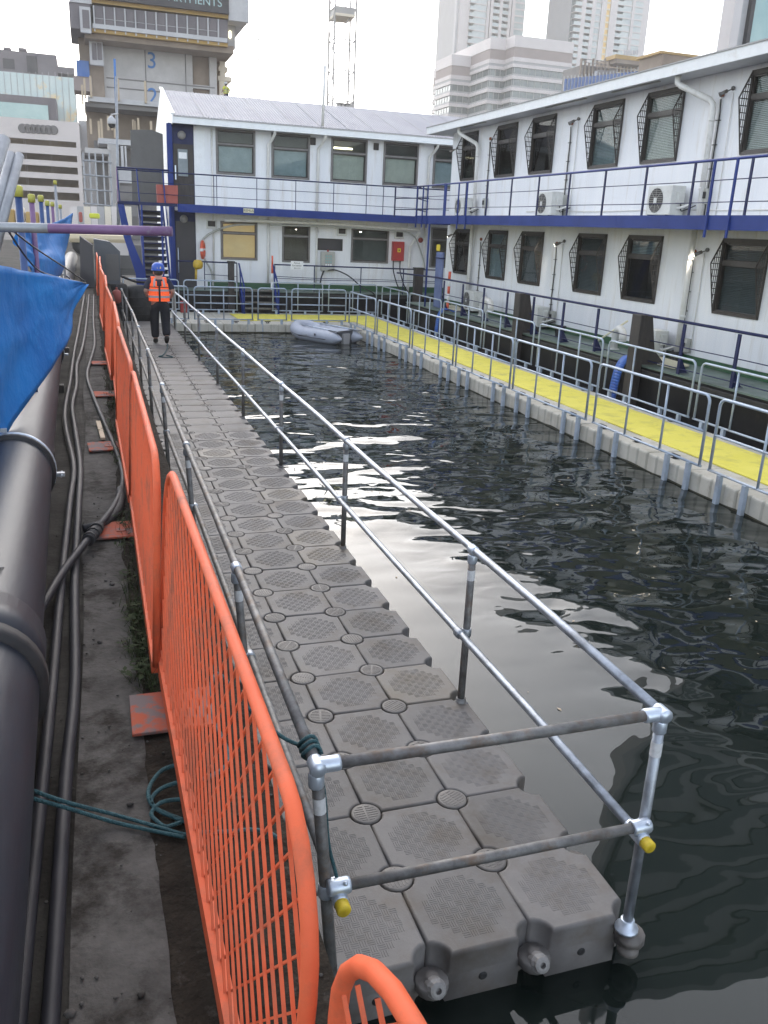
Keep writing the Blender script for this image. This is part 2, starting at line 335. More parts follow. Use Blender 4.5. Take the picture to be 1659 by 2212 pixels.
mat('bg_cream', (0.70, 0.62, 0.50), (0.76, 0.68, 0.56), 0.4, 0.8)
mat('bg_gold_glint', (0.80, 0.52, 0.16), (0.85, 0.6, 0.22), 0.6, 0.25)  # golden light caught by the tower glazing, painted as its base colour
mat('crane_white', (0.46, 0.43, 0.41), (0.40, 0.38, 0.36), 1, 0.6)
mat('sheet_grey', (0.07, 0.075, 0.082), (0.095, 0.10, 0.11), 2, 0.6)
mat('panel_grey', (0.095, 0.09, 0.085), (0.115, 0.11, 0.105), 2, 0.6)
mat('van_cream', (0.66, 0.54, 0.36), (0.6, 0.5, 0.34), 2, 0.5)
mat('land', (0.10, 0.095, 0.09), (0.14, 0.13, 0.12), 0.3, 0.9)
glassmat('glass', ior=1.4); glassmat('glass_grey', (0.55, 0.57, 0.58), ior=1.3)
# ================================================================ SETTING
WZ = -0.27; GZ = 1.28
# --- water
wm = bpy.data.materials.new('water'); wm.use_nodes = True; N = wm.node_tree.nodes; L = wm.node_tree.links
b = N['Principled BSDF']; b.inputs['Base Color'].default_value = (0.009, 0.013, 0.011, 1); b.inputs['Roughness'].default_value = 0.015; b.inputs['IOR'].default_value = 1.37
tc = N.new('ShaderNodeTexCoord'); sp = N.new('ShaderNodeSeparateXYZ'); L.new(tc.outputs['Object'], sp.inputs[0])
def mth(op, a, bb):
    n = N.new('ShaderNodeMath'); n.operation = op
    for i, q in enumerate((a, bb)):
        if isinstance(q, (int, float)): n.inputs[i].default_value = q
        else: L.new(q, n.inputs[i])
    return n.outputs[0]
tt = mth('ADD', mth('MULTIPLY', mth('SUBTRACT', sp.outputs[0], 1.6), 0.52), mth('MULTIPLY', mth('SUBTRACT', sp.outputs[1], 4.0), 0.16))
mr = N.new('ShaderNodeMapRange'); mr.interpolation_type = 'SMOOTHSTEP'; mr.inputs[1].default_value = 0.0; mr.inputs[2].default_value = 1.0; mr.inputs[3].default_value = 0.10; mr.inputs[4].default_value = 1.0; L.new(tt, mr.inputs[0])
mp1 = N.new('ShaderNodeMapping'); mp1.inputs['Scale'].default_value = (1.0, 1.5, 1); mp1.inputs['Rotation'].default_value = (0, 0, R(25)); L.new(tc.outputs['Object'], mp1.inputs[0])
n1 = N.new('ShaderNodeTexNoise'); n1.inputs['Scale'].default_value = 0.86; n1.inputs['Detail'].default_value = 0.6; n1.inputs['Roughness'].default_value = 0.45; n1.inputs['Distortion'].default_value = 0.6; L.new(mp1.outputs[0], n1.inputs['Vector'])
n2 = N.new('ShaderNodeTexNoise'); n2.inputs['Scale'].default_value = 3.1; n2.inputs['Detail'].default_value = 0.5; n2.inputs['Distortion'].default_value = 0.4; L.new(mp1.outputs[0], n2.inputs['Vector'])
n3 = N.new('ShaderNodeTexNoise'); n3.inputs['Scale'].default_value = 14; n3.inputs['Detail'].default_value = 1.0; L.new(tc.outputs['Object'], n3.inputs['Vector'])
hh = mth('ADD', mth('ADD', mth('MULTIPLY', n1.outputs[0], 1.0), mth('MULTIPLY', n2.outputs[0], 0.13)), mth('MULTIPLY', n3.outputs[0], 0.004))
hh = mth('MULTIPLY', hh, mr.outputs[0])
bp = N.new('ShaderNodeBump'); bp.inputs['Strength'].default_value = 1.0; bp.inputs['Distance'].default_value = 0.085; L.new(hh, bp.inputs['Height']); L.new(bp.outputs[0], b.inputs['Normal'])
MATS['water'] = wm
o = MB().add([(-0.4, -40, WZ), (90, -40, WZ), (90, 60, WZ), (-0.4, 60, WZ)], [(0, 1, 2, 3)]).build('water', 'water', kind='structure')
# dock bed walls
MB().box((-60, -40, -6), (-0.30, 60, GZ-0.03)).build('quay', 'quay_stone', kind='structure')
MB().box((-0.4, 60, -6), (300, 400, 1.25)).build('far_bank', 'land', kind='structure')
MB().box((-300, 60, -6), (-0.4, 400, 1.25)).build('far_ground', 'land', kind='structure')
MB().box((90, -55, -6), (300, 59.9, 1.25)).build('right_bank', 'land', kind='structure')
def ground(x0, x1, y0, y1, nx, ny, z, amp, seed, fr=2.2):
    g = MB()
    def fn(u, v):
        x = x0+(x1-x0)*u; y = y0+(y1-y0)*v
        return Vector((x, y, z+amp*noise.fractal(Vector((x*fr+seed, y*fr*0.8, seed)), 1.0, 2.0, 4)))
    return g.grid(fn, nx, ny)
ground(-60, -0.28, -14, 60, 160, 120, GZ, 0.004, 3).build('quay_paving', 'concrete', kind='structure')
g = MB()
def strip(u, v):
    y = -6+24*v; a = -0.865+0.012*math.sin(y*1.7); bb = -0.655+0.018*noise.noise(Vector((y*1.3, 5, 0)))+0.022*noise.fractal(Vector((y*5, 2, 0)), 1, 2, 4)
    return Vector((a+(bb-a)*u, y, GZ+0.012+0.003*noise.fractal(Vector((u*2, y*3, 1)), 1, 2, 3)))
g.grid(strip, 8, 420).build('path_strip', 'slab_strip', kind='structure')
g = MB()
def soilf(u, v):
    y = -6+30*v; a = -0.70+0.018*noise.noise(Vector((y*1.3, 5, 0))); bb = -0.285
    return Vector((a+(bb-a)*u, y, GZ+0.004+0.012*min(1, u*4)+0.012*min(1, 0.15+u*3)*noise.fractal(Vector((u*3, y*5, 9)), 1, 2, 4)))
g.grid(soilf, 10, 300).build('soil_strip', 'soil', kind='structure')

# ================================================================ GREY FLOATING PONTOON
pt = thing('floating_pontoon', 'grey modular floating pontoon walkway, three floats wide, beside the quay', 'pontoon', (0.75, 0, WZ))
def octa(h, c): return [(h-c, -h), (h, -h+c), (h, h-c), (h-c, h), (-h+c, h), (-h, h-c), (-h, -h+c), (-h+c, -h)]
def scoop(e, z, rc=0.088):      # square outline with concave corners that hold the round pins
    h = 0.2485-e; r = rc+e; pts = []; dx = 0.25-h; k = math.sqrt(r*r-dx*dx)
    for (sx, sy) in ((1, -1), (1, 1), (-1, 1), (-1, -1)):
        c = Vector((0.25*sx, 0.25*sy)); p0 = Vector((sx*(0.25-k), sy*h)); p1 = Vector((sx*h, sy*(0.25-k)))
        if sx*sy > 0: p0, p1 = p1, p0
        for i in range(6):
            v = (p0-c).lerp(p1-c, i/5); v = v.normalized()*r; q = c+v; pts.append(Vector((q.x, q.y, z)))
    return pts
def float_mesh(ridges):
    m = MB(); rings = [scoop(e, z, rc) for (e, z, rc) in ((0.02, -0.41, 0.07), (0.003, -0.38, 0.07), (0.002, -0.13, 0.07), (0.001, -0.115, 0.088), (0.0005, -0.022, 0.086), (0.0030, -0.008, 0.086), (0.0085, -0.0015, 0.086), (0.016, 0.0, 0.086))]
    n = len(rings[0]); k = len(rings)
    m.add([p for r in rings for p in r], [(i*n+j, i*n+(j+1) % n, (i+1)*n+(j+1) % n, (i+1)*n+j) for i in range(k-1) for j in range(n)], True)
    m.f.append(tuple((k-1)*n+j for j in range(n))); m.sm.append(False)
    if ridges:
        s = 0.0375; n = 10
        for i in range(n):
            for j in range(n):
                cx = (i-(n-1)/2)*s; cy = (j-(n-1)/2)*s
                if abs(cx)+abs(cy) > 0.25 or max(abs(cx), abs(cy)) > 0.18: continue
                for q in (-1, 0, 1):
                    l = s*0.46; wd = 0.0028; off = q*s*0.31
                    if (i+j) % 2: xs = (cx-l, cx+l, cy+off-wd, cy+off+wd)
                    else: xs = (cx+off-wd, cx+off+wd, cy-l, cy+l)
                    t = 0.0012; h = 0.0016
                    m.add([(xs[0], xs[2], 0), (xs[1], xs[2], 0), (xs[1], xs[3], 0), (xs[0], xs[3], 0), (xs[0]+t, xs[2]+t, h), (xs[1]-t, xs[2]+t, h), (xs[1]-t, xs[3]-t, h), (xs[0]+t, xs[3]-t, h)],
                          [(4,5,6,7),(0,1,5,4),(1,2,6,5),(2,3,7,6),(3,0,4,7)])
    else:
        m.add([Vector((x, y, 0.002)) for (x, y) in octa(0.185, 0.09)], [tuple(range(8))])
    return m.mesh('float_block')
fa = float_mesh(True); fb = float_mesh(False)
for me in (fa, fb): me.materials.append(MATS['float_plastic'])
faw = fa.copy(); faw.materials.clear(); faw.materials.append(MATS['float_worn'])
def part_obj(name, me, parent, loc):
    o = bpy.data.objects.new(name, me); col.objects.link(o); o.parent = parent; o.location = Vector(loc)-parent.location; return o
NR = 50
rnd = random.Random(3)
for r_ in range(NR):
    for c_ in range(3):
        worn = (r_, c_) in ((4, 2), (9, 2), (10, 2), (13, 2), (17, 1))
        o = part_obj('float_block', faw if worn else (fa if r_ < 20 else fb), pt, (0.25+0.5*c_, 0.25+0.5*r_, rnd.uniform(-0.003, 0.003)))
        o.rotation_euler = (rnd.uniform(-0.004, 0.004), rnd.uniform(-0.004, 0.004), rnd.choice((0, math.pi/2)))
# round connector pins
pm = MB().lathe([(0.02, -0.10), (0.078, -0.10), (0.082, -0.008), (0.080, -0.001), (0.073, 0.002), (0.0, 0.002)], n=24)
for k in range(-3, 4):
    hw = math.sqrt(0.064**2-(k*0.018)**2)
    pm.box((k*0.018-0.003, -hw, 0.002), (k*0.018+0.003, -0.006, 0.004)); pm.box((k*0.018-0.003, 0.006, 0.002), (k*0.018+0.003, hw, 0.004))
pme = pm.mesh('connector_pin'); pme.materials.append(MATS['pin_plastic'])
for r_ in range(1, NR):
    for c_ in (1, 2):
        o = part_obj('connector_pin', pme, pt, (0.5*c_, 0.5*r_, 0.0)); o.rotation_euler = (0, 0, rnd.uniform(0, 3.1))
# corner lugs along both sides and the near end
lm = MB().lathe([(0.0, -0.165), (0.070, -0.165), (0.076, -0.155), (0.076, -0.125), (0.070, -0.115), (0.03, -0.115), (0.03, -0.095), (0.0, -0.095)], n=14, ends=False)
lme = lm.mesh('corner_lug'); lme.materials.append(MATS['float_plastic'])
for r_ in range(0, NR+1):
    for x in (0.0, 1.5): part_obj('corner_lug', lme, pt, (x, 0.5*r_, 0.0))
for x in (0.5, 1.0): part_obj('corner_lug', lme, pt, (x, 0.0, 0.0))
Mx = Matrix.Rotation(R(62), 4, 'X')
for x in (0.5, 1.0):        # pale nuts at the near end
    nb = MB().lathe([(0.0, -0.05), (0.040, -0.05), (0.045, -0.035), (0.045, 0.0), (0.036, 0.012), (0.036, 0.026), (0.024, 0.03), (0.014, 0.03), (0.014, 0.01), (0, 0.01)], c=(x, -0.055, -0.115), n=12, M=Mx, smooth=False, ends=False)
    nb.build('end_nut', 'nut_white', pt)
for x in (0.25, 0.75, 1.25):
    MB().lathe([(0.0, 0.004), (0.006, 0.004), (0.010, 0.006), (0.020, 0.004), (0.022, -0.01)], c=(x, 0.003, -0.17), n=12, M=Matrix.Rotation(R(90), 4, 'X'), ends=False).build('drain_plug', 'rubber', pt)

# ================================================================ TUBE HANDRAIL ROUND THE PONTOON
hr = thing('pontoon_handrail', 'galvanised scaffold-tube handrail running along both sides and the near end of the grey pontoon', 'handrail', (0.75, 0, 0))
RT, RM, TR = 1.085, 0.51, 0.0242
YP = [-0.03, 1.95, 4.9, 7.9, 10.88, 13.9, 16.9, 19.9, 22.9]
def clampring(p, axis, m='galv_new', r=0.034, l=0.055):
    d = Vector(axis).normalized(); return MB().tube([Vector(p)-d*l/2, Vector(p)-d*l*0.4, Vector(p)+d*l*0.4, Vector(p)+d*l/2], [r*0.9, r, r, r*0.9], 10)
for x, s in ((1.455, 1), (0.045, -1)):
    tx = (lambda y: x) if s > 0 else (lambda y: -0.048+0.0060*min(max(y, 0), 16))
    pts = [(tx(0), -0.03, RT)]+[(tx(y)+0.006*math.sin(y*0.9+s), y, RT+0.006*math.sin(y*1.3)-0.0006*y) for y in [k*1.0 for k in range(1, 24)]]
    MB().tube(pts, TR, 10).build('top_rail', 'galv' if s > 0 else 'galv_dirty', hr)
    xm = x-0.052 if s > 0 else 0.040
    MB().tube([(xm, -0.13, RM)]+[(xm+0.006*math.sin(y*0.7+s), y, RM+0.005*math.sin(y*1.1+1)) for y in range(1, 24)], TR*0.98, 10).build('mid_rail', 'galv' if s > 0 else 'galv_dirty', hr)
    MB().lathe([(0.0, 0.028), (0.024, 0.028), (0.029, 0.022), (0.029, -0.03)], c=(xm, -0.135, RM), n=14, M=Matrix.Rotation(R(90), 4, 'X')).build('end_cap', 'yellow_cap', hr)
    for i, y in enumerate(YP):
        xt = tx(y); xh = x+(xt-x)*0.47; MB().tube([(x, y, -0.02), (xh, y, 0.5), (xt, y, RT-0.01)], TR, 10).build('post', 'galv_dirty' if (i or s < 0) else 'galv', hr)
        m = clampring((xt, y, RT-0.06), (0, 0, 1), r=0.031, l=0.06)
        c2 = clampring((xt, y, RT), (0, 1, 0), r=0.032, l=0.075); m.add(c2.v, c2.f, True)
        if i == 0:
            c3 = clampring((xt-0.045*s, y, RT), (1, 0, 0), r=0.032, l=0.09); m.add(c3.v, c3.f, True)
        m.build('top_fitting', 'galv_new' if i == 0 or (i < 5 and i != 2) else 'galv', hr)
        m = clampring((xh, y, RM), (0, 0, 1), r=0.032, l=0.06); c2 = clampring((xm, y, RM), (0, 1, 0), r=0.033, l=0.06); m.add(c2.v, c2.f, True)
        m.bar((xh, y, RM), (xm, y, RM), 0.03); m.build('mid_clamp', 'galv_new' if i == 0 else 'galv', hr)
        m = MB().lathe([(0.055, 0.0), (0.055, 0.012), (0.036, 0.016), (0.033, 0.055), (0.026, 0.058)], c=(x, y, -0.03 if (i or s < 0) else -0.06), n=14)
        m.build('base_flange', 'galv_new' if i == 0 else 'galv_dirty', hr)
        if i in (0, 1, 2, 3):
            MB().tube([(x+(xt-x)*0.82, y, 0.88), (x+(xt-x)*0.88, y, 0.95)], TR+0.0012, 12, caps=False).build('post_sticker', 'label_white', hr)
MB().tube([(-0.048, -0.03, RT), (0.75, -0.032, RT-0.002), (1.455, -0.03, RT)], TR, 10).build('end_top_rail', 'galv_dirty', hr)
MB().tube([(0.04-0.03, -0.075, RM+0.045), (0.75, -0.077, RM+0.045), (1.403+0.03, -0.075, RM+0.045)], TR*0.95, 10).build('end_mid_rail', 'galv_dirty', hr)
for xm in (0.040, 1.403):
    m = clampring((xm, -0.075, RM+0.045), (1, 0, 0), r=0.034, l=0.09); c2 = clampring((xm, -0.085, RM), (0, 1, 0), r=0.033, l=0.07); m.add(c2.v, c2.f, True); m.bar((xm, -0.08, RM), (xm, -0.078, RM+0.045), 0.03)
    m.sphere((xm+0.02, -0.1, RM+0.075), 0.01, 8, 6); m.build('corner_clamp', 'galv_new', hr)
# lug under the near right post
MB().lathe([(0.0, -0.20), (0.03, -0.20), (0.05, -0.185), (0.05, -0.16), (0.04, -0.155), (0.04, -0.13), (0.055, -0.125), (0.055, -0.10), (0.04, -0.09), (0.03, -0.07)], c=(1.475, -0.04, 0.0), n=16).build('post_socket', 'pin_plastic', hr)

# teal rope tied at the near left post
rp = thing('mooring_rope', 'teal rope tied round the near left post of the pontoon handrail', 'rope', (0.045, 0.0, RT))
co = []
for k in range(42):
    a = k*0.45; co.append((-0.048+0.035*math.cos(a), 0.03+0.10*k/42+0.012*math.sin(a*2), RT+0.036*math.sin(a)+0.004))
MB().tube(co, 0.008, 6).build('coil', 'rope_teal', rp)
MB().tube(smooth([(-0.02, 0.06, RT), (0.0, 0.02, 0.9), (0.015, 0.0, 0.7), (0.04, -0.05, 0.56), (0.02, -0.06, 0.5), (0.05, -0.09, 0.47)], 6), 0.008, 6).build('hanging_end', 'rope_teal', rp)
MB().tube(smooth([(-0.06, 0.1, RT), (-0.14, 0.16, RT+0.02), (-0.26, 0.24, RT+0.12), (-0.36, 0.3, GZ+0.05), (-0.42, 0.1, GZ+0.03), (-0.40, -0.25, GZ+0.04), (-0.5, -0.33, GZ+0.03)], 6), 0.008, 6).build('slack_end', 'rope_teal', rp)
rk = tag(MB().tube(smooth([(1.0, 20.0, 0.01), (0.95, 19.2, 0.02), (0.85, 18.4, 0.02), (0.72, 17.7, 0.02), (0.62, 17.55, 0.02), (0.75, 17.4, 0.02), (0.92, 17.45, 0.02), (0.8, 17.75, 0.02)], 8), 0.012, 6).build('deck_rope', 'rope_teal'), 'thin dark rope lying on the grey pontoon behind the walking person', 'rope')

# ================================================================ BEIGE WALKWAY WITH YELLOW MATTING
bw = thing('beige_walkway', 'beige modular floating walkway, L-shaped, with black cleats, around the water', 'walkway', (7.0, 15, WZ))
def ribbed(lo, hi, faces):   # float section with rounded vertical pockets on the water side
    m = MB().box(lo, hi); return m
SEC = 0.98
def section_mesh(L_, D_):
    """one float section: local x along the water edge 0..L_, y depth 0..D_, water side at y=0"""
    m = MB(); zt = 0.0; zb = -0.55; n = 4; wv = L_/n
    prof = []
    for i in range(n):
        a = i*wv
        prof += [(a+0.008, 0.022), (a+0.03, 0.0), (a+wv-0.03, 0.0), (a+wv-0.008, 0.022)]
    poly = prof+[(L_-0.004, D_), (0.004, D_)]
    def lay(z, ins): return [Vector((min(max(x, ins), L_-ins), y+ins if y < D_ else y, z)) for (x, y) in poly]
    rings = [lay(zb, 0), lay(zt-0.035, 0), lay(zt-0.012, 0.006), lay(zt, 0.02)]
    k = len(poly)
    m.add([p for r in rings for p in r], [(i*k+j, i*k+(j+1) % k, (i+1)*k+(j+1) % k, (i+1)*k+j) for i in range(3) for j in range(k)])
    m.f.append(tuple(3*k+j for j in range(k))); m.sm.append(False)
    return m.mesh('float_section')
sme = section_mesh(SEC, 1.95); sme.materials.append(MATS['beige_float'])
for i in range(34):
    o = part_obj('float_section', sme, bw, (7.0, 24.55-(i)*SEC, rnd.uniform(-0.004, 0.004))); o.rotation_euler = (0, 0, -math.pi/2)
sme2 = section_mesh(SEC, 3.5); sme2.materials.append(MATS['beige_float'])
for i in range(8):
    part_obj('float_section', sme2, bw, (1.12+SEC*i, 24.56, rnd.uniform(-0.004, 0.004)))
ym = MB(); yy = [-9, -4.6, -1.2, 2.6, 5.9, 9.4, 12.8, 16.2, 19.8, 23.2, 27.42]
for a, c_ in zip(yy[:-1], yy[1:]):
    MB().box((7.565, a+0.003, 0.004), (8.655, c_-0.003, 0.020)).build('yellow_matting', 'yellow_mat', bw)
MB().add([(3.70, 27.5, 0.004), (3.74, 25.42, 0.004), (7.558, 25.42, 0.004), (7.558, 27.45, 0.004), (3.70, 27.5, 0.020), (3.74, 25.42, 0.020), (7.558, 25.42, 0.020), (7.558, 27.45, 0.020)], [(4, 5, 6, 7), (0, 1, 5, 4), (1, 2, 6, 5), (2, 3, 7, 6), (3, 0, 4, 7)]).build('yellow_matting', 'yellow_mat', bw)
cl = MB().bar((-0.09, 0, 0.05), (0.09, 0, 0.05), 0.03, 0.025); cl.box((-0.035, -0.02, 0), (-0.015, 0.02, 0.045)); cl.box((0.015, -0.02, 0), (0.035, 0.02, 0.045)); cl.box((-0.05, -0.05, 0), (0.05, 0.05, 0.008))
cme = cl.mesh('cleat'); cme.materials.append(MATS['cleat_black'])
for i in range(17):
    o = part_obj('cleat', cme, bw, (7.22, 23.2-SEC*i, 0.0)); o.rotation_euler = (0, 0, math.pi/2)
    if i % 3 == 1:
        o = part_obj('cleat', cme, bw, (8.84, 22.6-SEC*i, 0.0)); o.rotation_euler = (0, 0, math.pi/2)
for x in (1.9, 2.6, 3.5, 4.5, 5.6, 6.4): part_obj('cleat', cme, bw, (x, 24.8, 0.0))
g = MB()
for i in range(240):
    y0 = 24.5-i*0.14; h0 = WZ+0.02+0.025*noise.noise(Vector((y0*2, 0, 0))); h1 = WZ+0.02+0.025*noise.noise(Vector(((y0-0.14)*2, 0, 0)))
    g.add([(6.992, y0, WZ-0.1), (6.992, y0-0.14, WZ-0.1), (6.994, y0-0.14, h1), (6.994, y0, h0)], [(0, 1, 2, 3)])
for i in range(50):
    x0 = 1.2+i*0.115; h0 = WZ+0.03+0.02*noise.noise(Vector((x0*2, 4, 0))); h1 = WZ+0.03+0.02*noise.noise(Vector(((x0+0.115)*2, 4, 0)))
    g.add([(x0, 24.552, WZ-0.1), (x0+0.115, 24.552, WZ-0.1), (x0+0.115, 24.554, h1), (x0, 24.554, h0)], [(0, 1, 2, 3)])
g.build('algae_line', 'algae', bw)

# --- galvanised barrier panels along the walkway
def panel_thing(label, Lp, nv, stubs, group):
    """local x along the panel 0..Lp"""
    t = thing('walkway_barrier', label, 'barrier', (0, 0, 0), 0, group)
    zb, zt, r = 0.13, 1.09, 0.021; rc = 0.10
    pts = [(0, 0, zb)]+[(0, 0, zt-rc)]+arc((rc, 0, zt-rc), rc, math.pi, math.pi/2, 5, (1, 0, 0), (0, 0, 1))[1:]+arc((Lp-rc, 0, zt-rc), rc, math.pi/2, 0, 5, (1, 0, 0), (0, 0, 1))+[(Lp, 0, zb)]
    MB().tube(pts, r, 8).build('outer_frame', 'barrier_galv', t, local=True)
    MB().tube([(-0.03, 0, zb), (Lp+0.03, 0, zb)], r*0.9, 8).build('bottom_rail', 'barrier_galv', t, local=True)
    MB().tube([(0, 0, 0.605), (Lp, 0, 0.605)], r*0.9, 8).build('mid_rail', 'barrier_galv', t, local=True)
    for i in range(nv):
        x = Lp*(i+1)/(nv+1); MB().tube([(x, 0, zb), (x, 0, zt)], r*0.85, 8).build('upright', 'barrier_galv', t, local=True)
    for (x, zz) in stubs:
        MB().box((x-0.035, -0.03, zz), (x+0.035, 0.03, zb-0.012)).build('channel_leg', 'barrier_galv', t, local=True, bevel=0.004)
    return t
gname = 'galvanised barriers along the water edge of the yellow walkway'
Ls = 2.72
stubs = [(0.22, WZ-0.3), (0.70, WZ-0.3), (2.02, WZ-0.3), (2.50, WZ-0.3)]
proto = None
y0s = [6.66-2.94*2, 6.66-2.94, 6.66, 9.62, 12.5, 15.42, 18.33, 21.30]
for i, y0 in enumerate(y0s):
    lab = ORD[i]+' galvanised barrier panel on the water edge of the straight yellow walkway'
    if i == 7: lab = 'farthest galvanised barrier panel of the straight yellow walkway, behind the grey dinghy stern'
    loc = (6.955, y0, 0); rz = math.pi/2+rnd.uniform(-0.006, 0.006)
    if proto is None:
        proto = panel_thing(lab, Ls, 2, stubs, gname); proto.location = loc; proto.rotation_euler = (0, 0, rz)
    else: dup(proto, loc, rz, lab)
pin = panel_thing('nearest galvanised barrier panel along the hull side of the yellow walkway', Ls, 2, [(0.25, 0.005), (0.8, 0.005), (1.95, 0.005), (2.5, 0.005)], 'galvanised barriers along the hull side of the yellow walkway')
pin.location = (8.97, 6.72-2.9, 0); pin.rotation_euler = (0, 0, math.pi/2)
for i, y0 in enumerate([6.72, 9.6, 12.52, 15.47, 18.36, 21.32, 24.22]):
    dup(pin, (8.97, y0, 0), math.pi/2+rnd.uniform(-0.008, 0.008), ORD[i+1]+' galvanised barrier panel along the hull side of the yellow walkway')
bk = panel_thing('short barrier panel at the left end of the back walkway, water side', 0.6, 0, [(0.1, WZ-0.3), (0.5, WZ-0.3)], 'galvanised barriers along the back walkway'); bk.location = (1.42, 24.60, 0)
labs = ['barrier panel beside the end of the grey pontoon, water side of the back walkway', 'narrow barrier panel left of the dinghy bow, water side of the back walkway', 'barrier panel directly behind the grey dinghy, water side of the back walkway']
p2 = panel_thing(labs[0], 1.77, 1, [(0.12, WZ-0.3), (0.62, WZ-0.3), (1.15, WZ-0.3), (1.65, WZ-0.3)], 'galvanised barriers along the back walkway'); p2.location = (2.21, 24.60, 0)
p3 = panel_thing(labs[1], 0.9, 0, [(0.12, WZ-0.3), (0.75, WZ-0.3)], 'galvanised barriers along the back walkway'); p3.location = (4.16, 24.60, 0)
dup(p2, (5.23, 24.60, 0), 0.0, labs[2])
for i, (x, lab) in enumerate([(0.25, 'far-side barrier panel at the left end of the back walkway'), (2.2, 'far-side barrier panel left of the blue gangway steps'), (5.22, 'far-side barrier panel right of the blue gangway steps'), (7.22, 'far-side barrier panel at the corner of the L-shaped walkway')]):
    q = dup(p2, (x, 27.62, 0), 0.0, lab)
    for ch in q.children:
        if ch.name.startswith('channel_leg'): ch.scale = (1, 1, 0.25); ch.location.z = 0.09
# ================================================================ HOUSEBOATS (shared builders)
def wall_open(P, u0, u1, z0, z1, ops, depth=0.10):
    us = sorted(set([u0, u1]+[v for o in ops for v in o[:2]])); zs = sorted(set([z0, z1]+[v for o in ops for v in o[2:4]])); m = MB()
    for i in range(len(us)-1):
        for j in range(len(zs)-1):
            a, b_, c, d = us[i], us[i+1], zs[j], zs[j+1]
            if any(o[0] <= a+1e-6 and o[1] >= b_-1e-6 and o[2] <= c+1e-6 and o[3] >= d-1e-6 for o in ops): continue
            m.add([P(a, c, 0), P(b_, c, 0), P(b_, d, 0), P(a, d, 0)], [(0, 1, 2, 3)])
    for (a, b_, c, d) in [o[:4] for o in ops]:
        m.add([P(a, c, 0), P(b_, c, 0), P(b_, d, 0), P(a, d, 0), P(a, c, -depth), P(b_, c, -depth), P(b_, d, -depth), P(a, d, -depth)], [(0, 1, 5, 4), (1, 2, 6, 5), (2, 3, 7, 6), (3, 0, 4, 7)])
    return m
def pbox(m, P, u0, u1, z0, z1, d0, d1):
    vs = [P(u, z, d) for d in (d0, d1) for (u, z) in ((u0, z0), (u1, z0), (u1, z1), (u0, z1))]
    return m.add(vs, [(3, 2, 1, 0), (4, 5, 6, 7), (0, 1, 5, 4), (1, 2, 6, 5), (2, 3, 7, 6), (3, 0, 4, 7)])
def rectframe(m, P, u0, u1, z0, z1, t, d0, d1, tt=None):
    tt = tt or t
    pbox(m, P, u0, u1, z1-tt, z1, d0, d1); pbox(m, P, u0, u1, z0, z0+t, d0, d1); pbox(m, P, u0, u0+t, z0+t, z1-tt, d0, d1); pbox(m, P, u1-t, u1, z0+t, z1-tt, d0, d1); return m
def window(boat, P, u0, u1, z0, z1, fm, t=0.06, tt=None, split=0.32, proud=0.03, blind=None, blind_top=0.0, room='interior', gm='glass', grille=False, sill=False, inner='brown_frame'):
    m = rectframe(MB(), P, u0-0.005, u1+0.005, z0-0.005, z1+0.005, t, -0.04, proud, tt)
    zt = z1-(z1-z0)*split
    pbox(m, P, u0+t, u1-t, zt-0.03, zt+0.03, -0.04, proud-0.008)
    wd = m.build('window', fm, boat)
    tt = tt or t
    i = rectframe(MB(), P, u0+t, u1-t, zt+0.03, z1-tt, 0.026, -0.05, proud-0.018); i.build('casement', inner, wd)
    if split < 0.9 and sill is not None:
        i = rectframe(MB(), P, u0+t, u1-t, z0+t, zt-0.03, 0.022, -0.05, proud-0.018); i.build('casement', inner, wd)
    for (a, b_) in ((z0+t+0.03, zt-0.06), (zt+0.065, z1-tt-0.035)):
        q = MB(); pbox(q, P, u0+t+0.03, u1-t-0.03, a, b_, -0.036, -0.030); fixn(q.build('pane', gm, wd))
    r_ = MB(); a, b_, c, d, e = u0, u1, z0, z1, -0.75
    vs = [P(a, c, -0.1), P(b_, c, -0.1), P(b_, d, -0.1), P(a, d, -0.1), P(a-0.2, c, e), P(b_+0.2, c, e), P(b_+0.2, d, e), P(a-0.2, d, e)]
    r_.add(vs, [(4, 5, 6, 7), (0, 1, 5, 4), (1, 2, 6, 5), (2, 3, 7, 6), (3, 0, 4, 7)]); r_.build('room', room, wd)
    if blind:
        q = MB(); zz = z1-tt-0.02; zend = z0+(z1-z0)*blind_top+t
        while zz > zend:
            q.add([P(u0+t, zz-0.024, -0.062), P(u1-t, zz-0.024, -0.062), P(u1-t, zz, -0.080), P(u0+t, zz, -0.080)], [(0, 1, 2, 3)]); zz -= 0.031
        q.build('blind', blind, wd)
    if sill:
        q = MB(); pbox(q, P, u0-0.04, u1+0.04, z0-0.06, z0-0.01, -0.01, 0.06); q.build('sill', fm, wd)
    if grille:
        for u in (u0+0.012, u1-0.012):
            q = MB(); T = P(u, z1-0.02, 0.03); A = P(u, z1-0.46, 0.235); B_ = P(u, z0+0.02, 0.03)
            for (s_, e_) in ((T, A), (A, B_), (T, B_)): q.bar(s_, e_, 0.024, 0.024, (0.3, 0.5, 0.2))
            k = 12
            for j in range(1, k):
                z = z0+(z1-z0)*j/k
                do = 0.03+0.205*((z1-0.02-z)/0.44 if z > z1-0.46 else (z-z0)/(z1-z0-0.46))
                q.bar(P(u, z, 0.03), P(u, z, do), 0.015, 0.015)
            for dd in (0.075, 0.12, 0.165):
                f = (dd-0.03)/0.205; q.bar(P(u, z1-0.02-0.44*f, dd), P(u, z0+(z1-z0-0.46)*f, dd), 0.011, 0.011)
            q.build('grille', fm, wd)
    return wd
